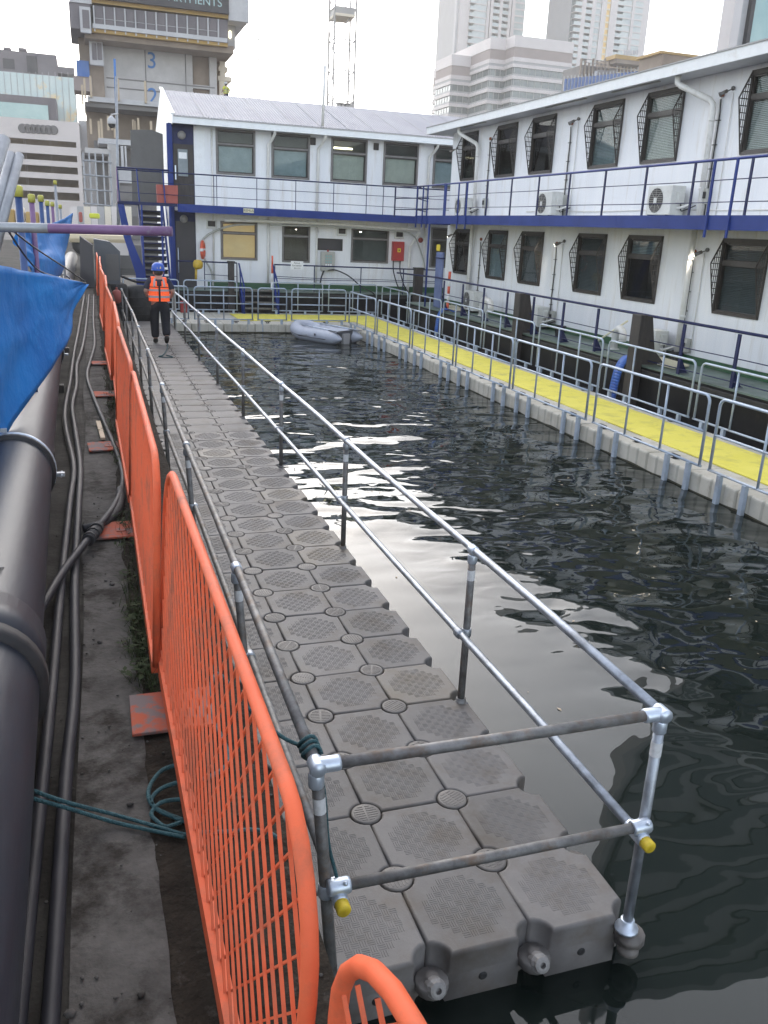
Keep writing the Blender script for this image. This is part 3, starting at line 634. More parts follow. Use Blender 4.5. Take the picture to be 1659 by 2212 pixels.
def ac_unit(label, P, u0, w_, z0, h=0.56, dp=0.32, d0=0.12, fan_low=True):
    c = P(u0+w_/2, z0, d0+dp/2); t = thing('air_conditioner', label, 'air conditioner', c, 0, 'outdoor air conditioner units on the white houseboat')
    m = MB(); pbox(m, P, u0, u0+w_, z0+0.05, z0+h, d0, d0+dp); m.build('casing', 'ac_white', t, bevel=0.012)
    uc = u0+w_*0.62; zc = z0+0.05+(h-0.05)/2; q = MB(); rr = (h-0.05)*0.43
    q.add([P(uc+rr*math.cos(k*math.pi/10), zc+rr*math.sin(k*math.pi/10), d0+dp+0.002) for k in range(20)], [tuple(range(20))]); q.build('fan_opening', 'bg_dark', t)
    q = MB()
    for k in range(-6, 7):
        hw = math.sqrt(max(rr*rr-(k*rr/6.5)**2, 0.0004)); q.bar(P(uc-hw, zc+k*rr/6.5, d0+dp+0.012), P(uc+hw, zc+k*rr/6.5, d0+dp+0.012), 0.013, 0.008)
    for k in range(4):
        a = k*math.pi/4; q.bar(P(uc-rr*math.cos(a), zc-rr*math.sin(a), d0+dp+0.010), P(uc+rr*math.cos(a), zc+rr*math.sin(a), d0+dp+0.010), 0.007, 0.007)
    q.build('fan_grille', 'ac_grille', t)
    q = MB(); pbox(q, P, uc-0.05, uc+0.05, zc-0.05, zc+0.05, d0+dp+0.012, d0+dp+0.02); q.build('badge', 'ac_white', t)
    q = MB(); pbox(q, P, u0-0.07, u0-0.002, z0+0.28, z0+0.48, d0+0.06, d0+0.2); q.build('service_box', 'ac_white', t, bevel=0.006)
    q = MB()
    for e in (u0+0.08, u0+w_-0.12): pbox(q, P, e, e+0.05, z0, z0+0.05, d0, d0+dp)
    q.build('foot', 'rubber', t)
    q = MB(); q.tube(smooth([P(u0-0.03, z0+0.3, d0+0.1), P(u0-0.06, z0+0.14, d0+0.1), P(u0-0.16, z0+0.16, d0+0.05), P(u0-0.3, z0+0.24, d0-0.05)], 5), 0.012, 6); q.build('cable', 'black_cable', t)
    q = MB(); q.tube(smooth([P(u0-0.005, z0+0.18, d0+0.16), P(u0-0.1, z0+0.2, d0+0.12), P(u0-0.25, z0+0.28, d0-0.02)], 5), 0.024, 8); q.build('insulated_pipe', 'pipe_white', t)
    return t

# ================================================================ RIGHT HOUSEBOAT
RB = thing('houseboat', 'two-storey white office houseboat with caged windows along the right of the yellow walkway', 'houseboat', (12.5, 8, WZ))
XE, XW = 9.40, 10.60
PR = lambda u, z, d: Vector((XW-d, u, z))
YA, YB = -9.0, 25.2
MB().box((XE-0.03, YA-0.6, -0.8), (17.2, YB+0.25, 0.665)).build('hull', 'hull_black', RB)
MB().box((XE-0.075, YA-0.6, 0.52), (XE-0.031, YB+0.25, 0.62)).build('rubbing_strake', 'rubber', RB, bevel=0.01)
MB().box((XE-0.05, YA-0.6, 0.667), (XW-0.03, YB+0.25, 0.70)).build('side_deck', 'deck_green', RB)
MB().box((XW-0.045, YA, 0.702), (XW-0.003, YB, 0.86)).build('coaming', 'coaming_green', RB)
tops = [24.35, 21.80, 19.65, 16.62, 14.48, 11.35, 9.2, 6.1, 3.95, 0.85, -1.3]
wu = [(t-(1.15 if i == 0 else 1.24), t, 4.56, 5.94) for i, t in enumerate(tops)]
wl = [(t-(1.13 if i == 0 else 1.24), t, 1.74, 3.11) for i, t in enumerate([x+0.06 for x in tops])]
wall_open(PR, YA, YB, 0.70, 6.03, wu+wl).build('wall', 'wall_white', RB)
MB().add([(XW, YB, 0.7), (17.0, YB, 0.7), (17.0, YB, 6.03), (XW, YB, 6.03)], [(0, 1, 2, 3)]).build('end_wall', 'wall_white', RB)
MB().add([(XW, YA, 0.7), (17.0, YA, 0.7), (17.0, YA, 6.03), (XW, YA, 6.03)], [(3, 2, 1, 0)]).build('end_wall', 'wall_white', RB)
ub = [None, None, 'd', 'g', 'w', 'w', 'g', 'g', None, 'g', None]; lb = [None, 'g', 'g', 'g', 't', 'g', 'g', None, 'g', 'g', None]
for i, o in enumerate(wu):
    window(RB, PR, *o, 'brown_frame', t=0.05, tt=0.085, blind={'g': 'blind', 'd': None, 'w': 'blind_light'}.get(ub[i]), room='interior' if i < 3 else 'interior_grey', grille=True, gm='glass_grey' if i < 3 else 'glass')
for i, o in enumerate(wl):
    window(RB, PR, *o, 'brown_frame', t=0.05, tt=0.085, blind=('blind_dark' if i in (2, 3, 5) else 'blind') if lb[i] else None, blind_top=0.62 if lb[i] == 't' else 0.0, grille=True, gm='glass' if lb[i] else 'glass_grey')
# roof
MB().box((10.03, YA-0.8, 6.035), (17.6, YB+0.8, 6.20)).build('roof', 'soffit', RB)
MB().box((9.995, YA-0.85, 6.01), (10.028, YB+0.85, 6.205)).build('fascia', 'trim_white', RB)
MB().box((9.995, YB+0.852, 6.01), (17.6, YB+0.885, 6.205)).build('fascia', 'trim_white', RB)
MB().box((9.975, YA-0.87, 6.207), (17.65, YB+0.9, 6.232)).build('roof_edge', 'bg_grey_band', RB)
for (a, b_) in ((21.9, 23.4), (16.4, 18.3), (13.6, 15.3)):
    MB().box((10.18, a, 6.012), (10.24, b_, 6.034)).build('soffit_vent', 'ac_grille', RB)
# upper deck
MB().box((XE, YA, 3.33), (XW-0.002, 24.98, 3.455)).build('upper_deck', 'soffit', RB)
segs = [(YA, -5.2), (-5.2, 1.0), (1.0, 7.1), (7.1, 13.2), (13.2, 19.4), (19.4, 24.98)]
for (a, b_) in segs: MB().box((XE-0.045, a+0.002, 3.225), (XE-0.002, b_-0.002, 3.462)).build('deck_beam', 'blue_paint', RB)
MB().box((XE-0.045, 24.982, 3.225), (XW+2, 25.02, 3.462)).build('deck_beam', 'blue_paint', RB)
# railings (upper and lower)
ur = MB().tube([(XE, YA, 4.345), (XE, 24.85, 4.345)], 0.024, 8).build('upper_railing', 'blue_paint', RB)
for z in (4.02, 3.67):
    MB().tube([(XE, YA+k*1.7, z+0.006*math.sin(k*2.1+z)) for k in range(21)], 0.009, 6).build('mid_rail', 'navy_paint', ur)
ypu = [22.53, 21.05]+[19.62-1.44*k for k in range(20)]
for y in ypu:
    MB().bar((XE, y, 3.46), (XE, y, 4.33), 0.05, 0.022, (1, 0, 0)).build('post', 'navy_paint', ur)
for y in (10.38, 9.82, 21.42, 20.82, 23.9, 24.85, 24.3):
    MB().bar((XE-0.065, y, 3.10), (XE-0.065, y, 4.33), 0.045, 0.03, (1, 0, 0)).build('gate_post', 'blue_paint', ur)
MB().bar((XE-0.02, 22.55, 3.46), (XE-0.02, 22.55, 4.36), 0.16, 0.03, (1, 0, 0)).build('gate_panel', 'blue_paint', ur)
for z in (4.33, 3.98, 3.64):
    MB().tube([(XE-0.03, 24.85, z), (XE+0.9, 26.4, z-0.02)], 0.018, 6).build('corner_rail', 'navy_paint', ur)
    MB().tube([(XE-0.45, 25.9, z), (XE-0.03, 23.9, z)], 0.018, 6).build('corner_rail', 'navy_paint', ur)
MB().bar((XE-0.45, 25.9, 3.4), (XE-0.45, 25.9, 4.33), 0.04, 0.04).build('gate_post', 'navy_paint', ur)
MB().tube([(XE-0.02, 23.72, 0.70), (XE-0.02, 23.72, 3.24)], 0.032, 8).build('deck_prop', 'blue_paint', RB)
lr = MB().tube([(XE+0.02, YA, 1.62), (XE+0.02, 22.3, 1.645), (XE+0.05, 22.9, 1.65), (XE-0.6, 24.9, 1.66)], 0.026, 8).build('lower_railing', 'navy_paint', RB)
for z in (1.19, 0.80):
    MB().tube([(XE+0.02, YA+k*1.5, z+0.008*math.sin(k*1.7)) for k in range(21)]+[(XE+0.03, 22.28, z)], 0.010, 6).build('mid_rail', 'navy_paint', lr)
for k in range(22):
    y = 22.28-1.455*k
    MB().bar((XE+0.02, y, 0.70), (XE+0.02, y, 1.60), 0.07, 0.028, (1, 0, 0)).build('post', 'navy_paint', lr)
    MB().prism([(XE+0.02, 0.71), (XE+0.26, 0.71), (XE+0.20, 0.735), (XE+0.04, 1.0)], y-0.014, y+0.014, 'y').build('post_brace', 'navy_paint', lr)
# rain pipes
def rainpipe(boat, pts, r=0.055, m='pipe_white'):
    o = MB().tube(pts, r, 12).build('rain_pipe', m, boat); return o
for yb in (22.9, 12.15, 1.6):
    rainpipe(RB, [(10.14, yb+0.75, 6.03), (10.14, yb+0.75, 5.90), (10.16, yb+0.66, 5.84), (10.44, yb+0.10, 5.56), (10.47, yb+0.03, 5.48), (10.47, yb, 5.38), (10.47, yb-0.05, 3.47)])
    rainpipe(RB, [(10.47, yb, 3.33), (10.47, yb, 0.9)])
    for z in (5.2, 4.0, 2.7, 1.6):
        MB().lathe([(0.062, -0.02), (0.062, 0.02)], c=(10.47, yb-0.02, z), n=12).build('pipe_clip', 'pipe_white', RB)
    MB().box((10.37, yb-0.12, 0.70), (10.55, yb+0.08, 0.9)).build('pipe_gully', 'rubber', RB, bevel=0.01)
    MB().tube([(10.58, yb+0.16, 3.3), (10.58, yb+0.16, 0.75)], 0.018, 6).build('rain_pipe', 'pipe_white', RB)
# conduits, junction boxes, floodlights
def conduit(boat, P, u, z1, z0, lamp=None, both=True):
    m = MB().tube([P(u-0.06, z1-0.02, 0.03), P(u-0.005, z1-0.06, 0.03), P(u, z1-0.2, 0.02), P(u, z0, 0.02)], 0.016, 6); m.build('conduit', 'pipe_white', boat)
    MB().tube([P(u-0.05, z1-0.06, 0.05), P(u-0.055, z1-0.3, 0.03), P(u-0.05, z0+0.3, 0.03), P(u-0.05, z0, 0.03)], 0.012, 6).build('cable', 'black_cable', boat)
    for k in range(4):
        z = z0+(z1-z0)*(0.2+0.2*k); q = MB(); pbox(q, P, u-0.08, u+0.03, z, z+0.012, 0.0, 0.045); q.build('cable_clip', 'black_cable', boat)
    MB().lathe([(0.0, 0.0), (0.045, 0.0), (0.045, 0.045), (0.0, 0.05)], c=P(u-0.04, z1+0.02, 0.01), n=12, M=(Matrix.Rotation(R(-90), 4, 'Y') if P is PR else Matrix.Rotation(R(90), 4, 'X'))).build('junction_cover', 'rust', boat)
    if both: MB().tube([P(u-0.34, z1+0.02, 0.02), P(u-0.37, z0-0.05, 0.02)], 0.009, 6).build('conduit', 'pipe_white', boat)
for y in (17.62, 12.12, 22.3, 6.6, 1.2):
    conduit(RB, PR, y, 5.62, 3.5, both=y < 20); conduit(RB, PR, y+0.12, 2.82, 0.95, both=y < 20)
    q = MB(); pbox(q, PR, y-0.16, y+0.0, 3.72, 4.0, 0.01, 0.12); q.build('switch_box', 'box_grey', RB, bevel=0.006)
    q = MB(); pbox(q, PR, y-0.12, y-0.04, 3.82, 3.94, 0.121, 0.145); q.build('switch', 'rubber', RB)
    q = MB(); pbox(q, PR, y-0.22, y-0.06, 0.92, 1.18, 0.01, 0.12); q.build('switch_box', 'box_grey', RB, bevel=0.006)
    q = MB(); pbox(q, PR, y-0.18, y-0.10, 1.0, 1.1, 0.121, 0.145); q.build('switch', 'rubber', RB)
def flood(y, z, on):
    q = MB().sphere(PR(y, z+0.05, 0.03), 0.04, 10, 6); q.tube([PR(y, z+0.04, 0.03), PR(y+0.05, z, 0.12)], 0.012, 6); f = q.build('floodlight', 'galv_dirty', RB)
    d = (PR(y+0.24, z-0.11, 0.26)-PR(y+0.06, z, 0.12)).normalized(); a = PR(y+0.04, z+0.01, 0.11)
    MB().tube([a, a+d*0.10, a+d*0.15], [0.03, 0.034, 0.045], 12).build('lamp_body', 'galv_dirty', f)
    MB().tube([a+d*0.151, a+d*0.153], 0.042, 12).build('lamp_face', 'lamp_on' if on else 'nut_white', f)
    if on:
        l = bpy.data.lights.new('spot', 'SPOT'); l.energy = 9; l.spot_size = R(100); l.color = (1, 0.9, 0.75); l.shadow_soft_size = 0.04
        lo = bpy.data.objects.new('floodlight_lamp', l); col.objects.link(lo); lo.parent = f; lo.location = (a+d*0.17)-RB.location; lo.rotation_euler = (-d).to_track_quat('Z', 'Y').to_euler()
flood(17.35, 2.86, True); flood(11.82, 2.84, True); flood(24.5, 2.92, True); flood(17.28, 5.66, False); flood(11.8, 5.66, False); flood(24.75, 5.5, False)
MB().tube([PR(19.6-k, 3.62+0.012*math.sin(k*1.3), 0.015) for k in range(0, 26)], 0.014, 6).build('wall_cable', 'pipe_white', RB)
ac_unit('air conditioner on the upper deck under the far end window of the right houseboat', PR, 22.95, 0.72, 3.46)
ac_unit('air conditioner on the upper deck near the middle of the right houseboat', PR, 17.45, 0.82, 3.46, 0.6)
ac_unit('large air conditioner on the upper deck nearest the camera', PR, 12.62, 0.80, 3.46, 0.6)
ac_unit('air conditioner on the lower deck behind the farther dark mooring post', PR, 17.6, 0.8, 0.71)
ac_unit('air conditioner on the lower deck behind the nearer dark mooring post', PR, 12.5, 0.8, 0.71)
ac_unit('white air conditioner with a dark lid on the far lower deck', PR, 21.7, 0.85, 0.71, 0.62)
# goose-neck vents on the lower deck
def gooseneck(label, x, y, s=1.0):
    t = thing('goose_neck_vent', label, 'deck vent', (x, y, 0.70))
    pts = [(x, y, 0.70), (x, y, 1.02)]+arc((x, y-0.14*s, 1.02), 0.14*s, 0, math.pi, 8, (0, 1, 0), (0, 0, 1))[1:]+[(x, y-0.28*s, 0.93)]
    MB().tube(pts, 0.075*s, 14).build('pipe', 'pipe_white', t)
    MB().lathe([(0.12, 0), (0.12, 0.02), (0.08, 0.025)], c=(x, y, 0.705), n=14).build('flange', 'pipe_white', t)
    MB().lathe([(0.082*s, -0.02), (0.082*s, 0.0)], c=(x, y-0.28*s, 0.94), n=14).build('rim', 'pipe_white', t)
gooseneck('white goose-neck deck vent on the far lower deck', 10.1, 20.9, 1.2); gooseneck('second white goose-neck deck vent beside the far one', 10.0, 20.45, 1.2); gooseneck('white goose-neck deck vent beside the nearer dark mooring post', 10.1, 13.85, 1.05)
bs = tag(MB().tube([(9.75, 14.15, 0.78), (10.2, 13.6, 1.35)], 0.022, 6).build('broom_handle', 'sign_cream'), 'pale broom handle leaning over the nearer goose-neck vent', 'broom')
# duckboards
def duck(label, pts):
    a, b_, c, d = [Vector(p) for p in pts]; t = thing('deck_grating', label, 'grating', tuple((a+b_+c+d)/4)); n = 13
    for i in range(n):
        f0 = i/n; f1 = (i+0.6)/n; q = MB(); e = [a.lerp(b_, f0), a.lerp(b_, f1), d.lerp(c, f1), d.lerp(c, f0)]
        q.add([p+Vector((0, 0, 0.0)) for p in e]+[p+Vector((0, 0, 0.035)) for p in e], [(4, 5, 6, 7), (0, 1, 5, 4), (1, 2, 6, 5), (2, 3, 7, 6), (3, 0, 4, 7)]); q.build('slat', 'sign_cream', t)
duck('yellow slatted grating on the lower deck beside the nearer mooring post', [(10.38, 12.9, 0.72), (9.62, 11.9, 0.72), (9.62, 11.05, 0.72), (10.2, 11.35, 0.72)])
duck('yellow slatted grating on the lower deck under the far windows', [(10.42, 24.0, 0.72), (9.66, 23.0, 0.72), (9.66, 21.9, 0.72), (10.3, 22.4, 0.72)])
bkt = tag(MB().lathe([(0.10, 0.0), (0.14, 0.26), (0.15, 0.27), (0.13, 0.27), (0.09, 0.02), (0.0, 0.02)], c=(9.95, 16.0, 0.70), n=16, ends=False).build('bucket', 'rubber'), 'black bucket on the green deck beside the farther mooring post', 'bucket')
# mooring posts
def mooring(label, y, x=9.2):
    t = thing('mooring_post', label, 'mooring post', (x, y, -1.0))
    MB().prism([(y+0.17, -1.0), (y+0.17, 1.66), (y-0.13, 1.66), (y-0.15, -1.0)], x-0.07, x+0.09, 'x').build('post', 'post_dark', t, bevel=0.015)
    MB().prism([(x+0.09, 0.72), (x+0.62, 0.72), (x+0.34, 1.0), (x+0.20, 1.64), (x+0.09, 1.64)], y-0.12, y-0.06, 'y').build('gusset', 'post_dark', t)
mooring('tapering dark mooring post standing against the hull, farther of the two beside the walkway', 16.78); mooring('tapering dark mooring post standing against the hull, nearer one beside the walkway', 11.72)
def strap(label, y, w_):
    pts = [(9.62, 0.74), (9.45, 0.80), (9.33, 0.80), (9.25, 0.70), (9.20, 0.50), (9.19, 0.2), (9.20, -0.06)]
    m = MB(); P3 = smooth([(x, y+0.05*i, z) for i, (x, z) in enumerate(pts)], 5)
    for s in range(len(P3)-1):
        a, b_ = P3[s], P3[s+1]; u = Vector((0, w_/2, 0)); n_ = Vector((0.0, 0, 0)); m.add([a-u, a+u, b_+u, b_-u], [(0, 1, 2, 3)], True)
    return tag(m.build('hull_strap', 'strap_blue', solid=0.03), label, 'hose')
strap('flat blue hose hanging over the hull edge in front of the nearer mooring post', 12.05, 0.26); strap('flat blue hose hanging over the hull edge near the walkway corner', 21.9, 0.22)
fb = thing('fender_board', 'tall slate-blue board leaning by the railing between the two houseboats', 'board', (9.6, 23.3, 0.7))
MB().box((9.57, 22.98, 0.72), (9.66, 23.50, 2.40)).build('board', 'fence_blue', fb, bevel=0.03)
MB().box((9.55, 22.97, 2.2), (9.68, 23.51, 2.24)).build('band', 'navy_paint', fb)
MB().box((9.60, 23.35, 2.42), (9.66, 23.60, 2.62)).build('yellow_cover', 'sign_yellow', fb, bevel=0.04)
rw = thing('rescue_pole', 'red and white rescue pole beside the slate-blue board', 'pole', (9.75, 22.7, 0.7))
for k in range(5): MB().tube([(9.75, 22.7, 0.75+0.22*k), (9.75, 22.7, 0.97+0.22*k)], 0.045, 8).build('band', 'paper' if k % 2 else 'life_orange', rw)

# ================================================================ BACK HOUSEBOAT
BB = thing('houseboat', 'white two-storey houseboat with corrugated roof and blue balcony across the far end of the water', 'houseboat', (7.5, 32, WZ))
YE, YW = 28.5, 29.6
PB = lambda u, z, d: Vector((u, YW-d, z))
X0, X1 = 2.95, 17.0
MB().box((-0.2, YE, -0.8), (18, 36.2, 0.68)).build('hull', 'hull_black', BB)
MB().box((-0.2, YE-0.04, 0.55), (18, YE-0.001, 0.64)).build('rubbing_strake', 'rubber', BB)
MB().box((-0.2, YE-0.01, 0.682), (18, YW-0.03, 0.715)).build('side_deck', 'deck_green', BB)
MB().box((X0, YW-0.045, 0.717), (X1, YW-0.003, 0.93)).build('coaming', 'coaming_green', BB)
bu = [(3.60, 4.96, 4.57, 6.03), (5.54, 6.91, 4.56, 6.03), (7.70, 9.05, 4.56, 6.03), (9.68, 11.04, 4.56, 6.03), (11.64, 12.95, 4.56, 6.03), (13.6, 14.95, 4.56, 6.03)]
bl = [(3.72, 5.03, 1.72, 3.02), (5.94, 6.97, 1.70, 3.0), (7.25, 8.22, 2.16, 2.58), (8.55, 10.02, 1.77, 3.0), (11.72, 12.6, 1.68, 3.15), (13.6, 14.9, 1.7, 3.0)]
wall_open(PB, X0, X1, 0.715, 6.08, bu+bl).build('wall', 'wall_white', BB)
for i, o in enumerate(bu):
    window(BB, PB, *o, 'grey_frame', t=0.065, split=0.33, blind=None, room='interior_grey', inner='brown_frame', proud=0.035)
    q = MB(); a = o[0]+0.10; b_ = o[1]-0.10
    pbox(q, PB, a, b_, o[2]+0.1, o[2]+(o[3]-o[2])*0.62, -0.09, -0.085); q.build('window_film', 'blind_warm' if i in (2, 3) else 'blind', BB)
    if i == 2: q = MB(); pbox(q, PB, a+0.02, b_-0.35, o[3]-0.33, o[3]-0.27, -0.4, -0.38); q.build('lit_lamp', 'tube_lamp', BB)
for i, o in enumerate(bl):
    if i == 2:
        q = rectframe(MB(), PB, *o, 0.03, -0.05, 0.02); fw = q.build('window', 'brown_frame', BB); q = MB(); pbox(q, PB, o[0]+0.03, o[1]-0.03, o[2]+0.03, o[3]-0.03, -0.05, -0.04); q.build('pane', 'bg_dark', fw); continue
    window(BB, PB, *o, 'grey_frame', t=0.065, split=0.3, room='lit_room' if i in (0,) else ('bg_brown' if i in (1, 4) else 'interior_grey'), inner='brown_frame', proud=0.035)
# corrugated roof
def roofz(t): return 6.27+(7.55-6.27)*t
m = MB(); nx = 150*4; RX0, RX1 = 2.15, 17.4
for e, (ya, yb, ta, tb) in enumerate(((28.98, 33.4, 0, 1), (33.4, 36.6, 1, 0.1))):
    vs = []; 
    for i in range(nx+1):
        x = RX0+(RX1-RX0)*i/nx; dz = 0.011*math.sin(2*math.pi*i/4)
        vs += [(x, ya, roofz(ta)+dz), (x, yb, roofz(tb)+dz)]
    m.add(vs, [(2*i, 2*i+2, 2*i+3, 2*i+1) for i in range(nx)], True)
m.build('roof', 'roof_sheet', BB)
for k in range(1, 15): MB().box((RX0+1.0*k-0.006, 0, 0), (RX0+1.0*k+0.006, 4.60, 0.006), Matrix.Translation((0, 28.98, roofz(0)+0.012)) @ Matrix.Rotation(math.atan2(1.28, 4.42), 4, 'X')).build('roof_lap', 'bg_grey_band', BB)
MB().box((RX0, 28.975, 6.03), (RX1, 29.0, 6.25)).build('fascia', 'trim_white', BB)
MB().box((RX0-0.01, 28.955, 6.225), (RX1, 28.974, 6.262)).build('gutter_edge', 'bg_grey_band', BB)
MB().box((RX0+0.05, 29.002, 6.075), (RX1, YW, 6.10)).build('soffit', 'soffit', BB)
MB().prism([(28.97, 6.03), (28.97, 6.29), (33.4, 7.60), (36.6, 6.40), (36.6, 6.03)], RX0-0.04, RX0-0.002, 'x').build('gable', 'trim_white', BB)
MB().bar((RX0-0.03, 28.97, 6.31), (RX0-0.03, 33.4, 7.62), 0.12, 0.05).build('barge_board', 'trim_white', BB)
# dark entrance bay on the left
wall_open(PB, 2.0, X0, 0.715, 6.08, []).build('entrance_wall', 'navy_paint', BB)
MB().add([(2.0, YW, 0.7), (2.0, 36, 0.7), (2.0, 36, 6.08), (2.0, YW, 6.08)], [(0, 1, 2, 3)]).build('end_wall', 'wall_white', BB)
MB().box((1.95, YW-0.09, 0.72), (2.13, YW-0.002, 6.05)).build('corner_post', 'blue_paint', BB)
MB().box((X0-0.1, YW-0.05, 0.72), (X0+0.28, YW-0.003, 6.06)).build('wall_pilaster', 'trim_white', BB)
for z0, z1, glass in ((3.50, 5.44, True), (0.73, 2.95, False)):
    d = MB().box((2.16, YW-0.05, z0), (2.82, YW-0.004, z1)).build('door', 'post_dark' if glass else 'bg_dark', BB)
    if glass:
        q = MB(); pbox(q, PB, 2.30, 2.63, 4.42, 5.28, 0.051, 0.065); q.build('door_pane', 'blind', d)
        q = rectframe(MB(), PB, 2.27, 2.66, 4.39, 5.31, 0.03, 0.05, 0.075); q.build('door_pane_frame', 'post_dark', d)
        q = MB(); pbox(q, PB, 2.33, 2.60, 4.98, 5.18, 0.066, 0.07); q.build('notice', 'paper', d)
        q = MB(); pbox(q, PB, 2.19, 2.23, 4.3, 4.75, 0.07, 0.1); q.build('handle', 'galv_new', d)
    else:
        MB().tube([PB(2.22, 2.05, 0.06), PB(2.22, 2.02, 0.11), PB(2.22, 1.25, 0.11), PB(2.22, 1.22, 0.06)], 0.016, 8).build('handle', 'galv_new', d)
for z in (5.72, 3.02):
    MB().lathe([(0.13, 0.0), (0.14, 0.02), (0.12, 0.06), (0.06, 0.09), (0, 0.095)], c=(2.45, YW-0.003, z), n=20, M=Matrix.Rotation(R(90), 4, 'X'), ends=False).build('bulkhead_light', 'nut_white', BB)
# rain pipes and fittings
for x in (5.41, 7.21, 11.45):
    rainpipe(BB, [(x+0.14, 29.04, 6.06), (x+0.14, 29.1, 5.95), (x+0.10, 29.3, 5.80), (x+0.0, 29.50, 5.62), (x, 29.52, 5.5), (x-0.02, 29.52, 3.5)], 0.05)
    rainpipe(BB, [(x, 29.52, 3.2), (x, 29.52, 0.95)], 0.04)
MB().tube([(3.46, 29.55, 6.0), (3.46, 29.55, 0.95)], 0.03, 8).build('rain_pipe', 'pipe_white', BB)
for (x, z) in ((7.02, 5.85), (9.38, 5.84)):
    q = MB(); pbox(q, PB, x-0.10, x+0.10, z-0.12, z+0.12, 0.003, 0.05); q.build('wall_vent', 'post_dark', BB, bevel=0.02)
for (x, z) in ((8.17, 2.85), (10.42, 2.83), (3.4, 2.9)):
    q = MB(); pbox(q, PB, x-0.19, x+0.19, z-0.15, z+0.13, 0.003, 0.07); f = q.build('wall_vent', 'ac_white', BB, bevel=0.02)
    q = MB(); pbox(q, PB, x-0.13, x+0.13, z-0.08, z+0.1, 0.071, 0.085); q.build('vent_grille', 'post_dark', f)
hp = MB().tube(smooth([(3.8, 29.2, 3.05), (5.3, 29.2, 3.08), (7.8, 29.2, 3.09), (9.6, 29.2, 3.05), (10.9, 29.2, 3.04), (11.1, 29.22, 2.98), (11.02, 29.3, 2.75), (10.85, 29.4, 2.45), (10.83, 29.45, 2.2), (10.83, 29.45, 0.75)], 4), 0.055, 10).build('drain_pipe', 'pipe_white', BB)
for x in (5.0, 6.6, 7.4, 9.0, 10.6): MB().bar((x, 29.2, 3.08), (x, 29.2, 3.3), 0.05, 0.03).build('pipe_hanger', 'pipe_white', BB)
MB().tube(smooth([(5.4, 29.15, 2.96), (7.8, 29.15, 3.0), (10.0, 29.15, 2.96), (10.8, 29.2, 2.86), (11.2, 29.4, 2.4), (11.5, 29.5, 1.7), (11.6, 29.5, 0.9)], 5), 0.028, 6).build('grey_hose', 'box_grey', BB)
MB().tube(smooth([(4.9, 29.42, 2.95), (4.2, 29.42, 2.90), (3.6, 29.42, 2.72), (3.15, 29.42, 2.45), (3.0, 29.42, 2.1), (3.1, 29.4, 1.75), (3.35, 29.4, 1.3), (3.4, 29.4, 0.8)], 6), 0.035, 8).build('grey_hose', 'box_grey', BB)
MB().lathe([(0.0, 0.0), (0.09, 0.0), (0.1, 0.02), (0.0, 0.05)], c=(11.3, YW-0.003, 2.67), n=14, M=Matrix.Rotation(R(90), 4, 'X')).build('wall_disc', 'red_box_dull', BB)
# balcony
MB().box((2.15, YE, 3.30), (18, YW-0.002, 3.49)).build('balcony_deck', 'soffit', BB)
MB().box((2.15, YE-0.04, 3.245), (18, YE-0.002, 3.50)).build('balcony_beam', 'blue_paint', BB)
rr = MB().tube([(0.27, YE, 4.46), (18, YE, 4.46)], 0.022, 8).build('balcony_railing', 'navy_paint', BB)
for z in (4.12, 3.77): MB().tube([(0.27, YE, z), (5, YE, z-0.006), (10, YE, z+0.004), (18, YE, z)], 0.011, 6).build('mid_rail', 'navy_paint', rr)
for x in (2.72, 3.36, 3.46, 4.82, 6.18, 7.54, 8.75, 9.38, 10.7, 12.1): MB().bar((x, YE, 3.5), (x, YE, 4.45), 0.03, 0.02).build('post', 'navy_paint', rr)
sg = MB().box((4.35, YE-0.058, 3.325), (4.71, YE-0.042, 3.465)).build('name_plate', 'sign_cream', BB, bevel=0.004)
text('REMUS', 0.115, 'ink', (4.53, YE-0.060, 3.395), (R(90), 0, 0), sg)
# lower railing
lrb = MB().tube([(2.1, YE+0.02, 1.66), (4.12, YE+0.02, 1.65)], 0.024, 8).build('deck_railing', 'navy_paint', BB)
MB().tube([(5.44, YE+0.02, 1.64), (11.6, YE+0.02, 1.63)], 0.024, 8).build('top_rail', 'navy_paint', lrb)
for z in (1.22, 1.16): MB().tube(smooth([(5.44, YE+0.02, z+0.02), (7, YE+0.02, z-0.01), (9, YE+0.02, z), (11.6, YE+0.02, z-0.01)], 4), 0.012, 6).build('mid_rail', 'navy_paint', lrb)
MB().tube([(3.0, YE+0.02, 1.24), (4.12, YE+0.02, 1.20)], 0.012, 6).build('mid_rail', 'navy_paint', lrb)
for x in (2.1, 3.0, 4.12, 5.46, 6.9, 8.65, 10.3, 11.6): MB().bar((x, YE+0.02, 0.715), (x, YE+0.02, 1.64), 0.035, 0.03).build('post', 'navy_paint', lrb)
# landing and stairs on the left
ld = MB().box((0.22, YE-0.02, 3.40), (2.14, YE+0.06, 3.50)).build('landing', 'navy_paint', BB)
MB().box((0.25, YE+0.062, 3.42), (1.0, 31.5, 3.48)).build('landing_floor', 'navy_paint', ld)
for x in (0.3, 0.92, 1.75): MB().bar((x, YE, 3.5), (x-0.05, YE, 4.5), 0.07, 0.04).build('post', 'blue_paint', ld)
MB().bar((0.24, YE-0.05, 3.45), (0.24, YE-0.05, 4.5), 0.09, 0.03).build('side_panel', 'tube_purple', ld)
MB().tube([(0.24, YE, 4.52), (1.9, YE, 4.52)], 0.03, 8).build('top_rail', 'navy_paint', ld)
MB().prism([(0.22, 3.42), (0.42, 3.42), (0.62, 2.3), (1.0, 1.3), (1.02, 0.72), (0.72, 0.72), (0.70, 1.2), (0.36, 2.4)], YE-0.02, YE+0.05, 'y').build('outer_stringer', 'blue_paint', ld)
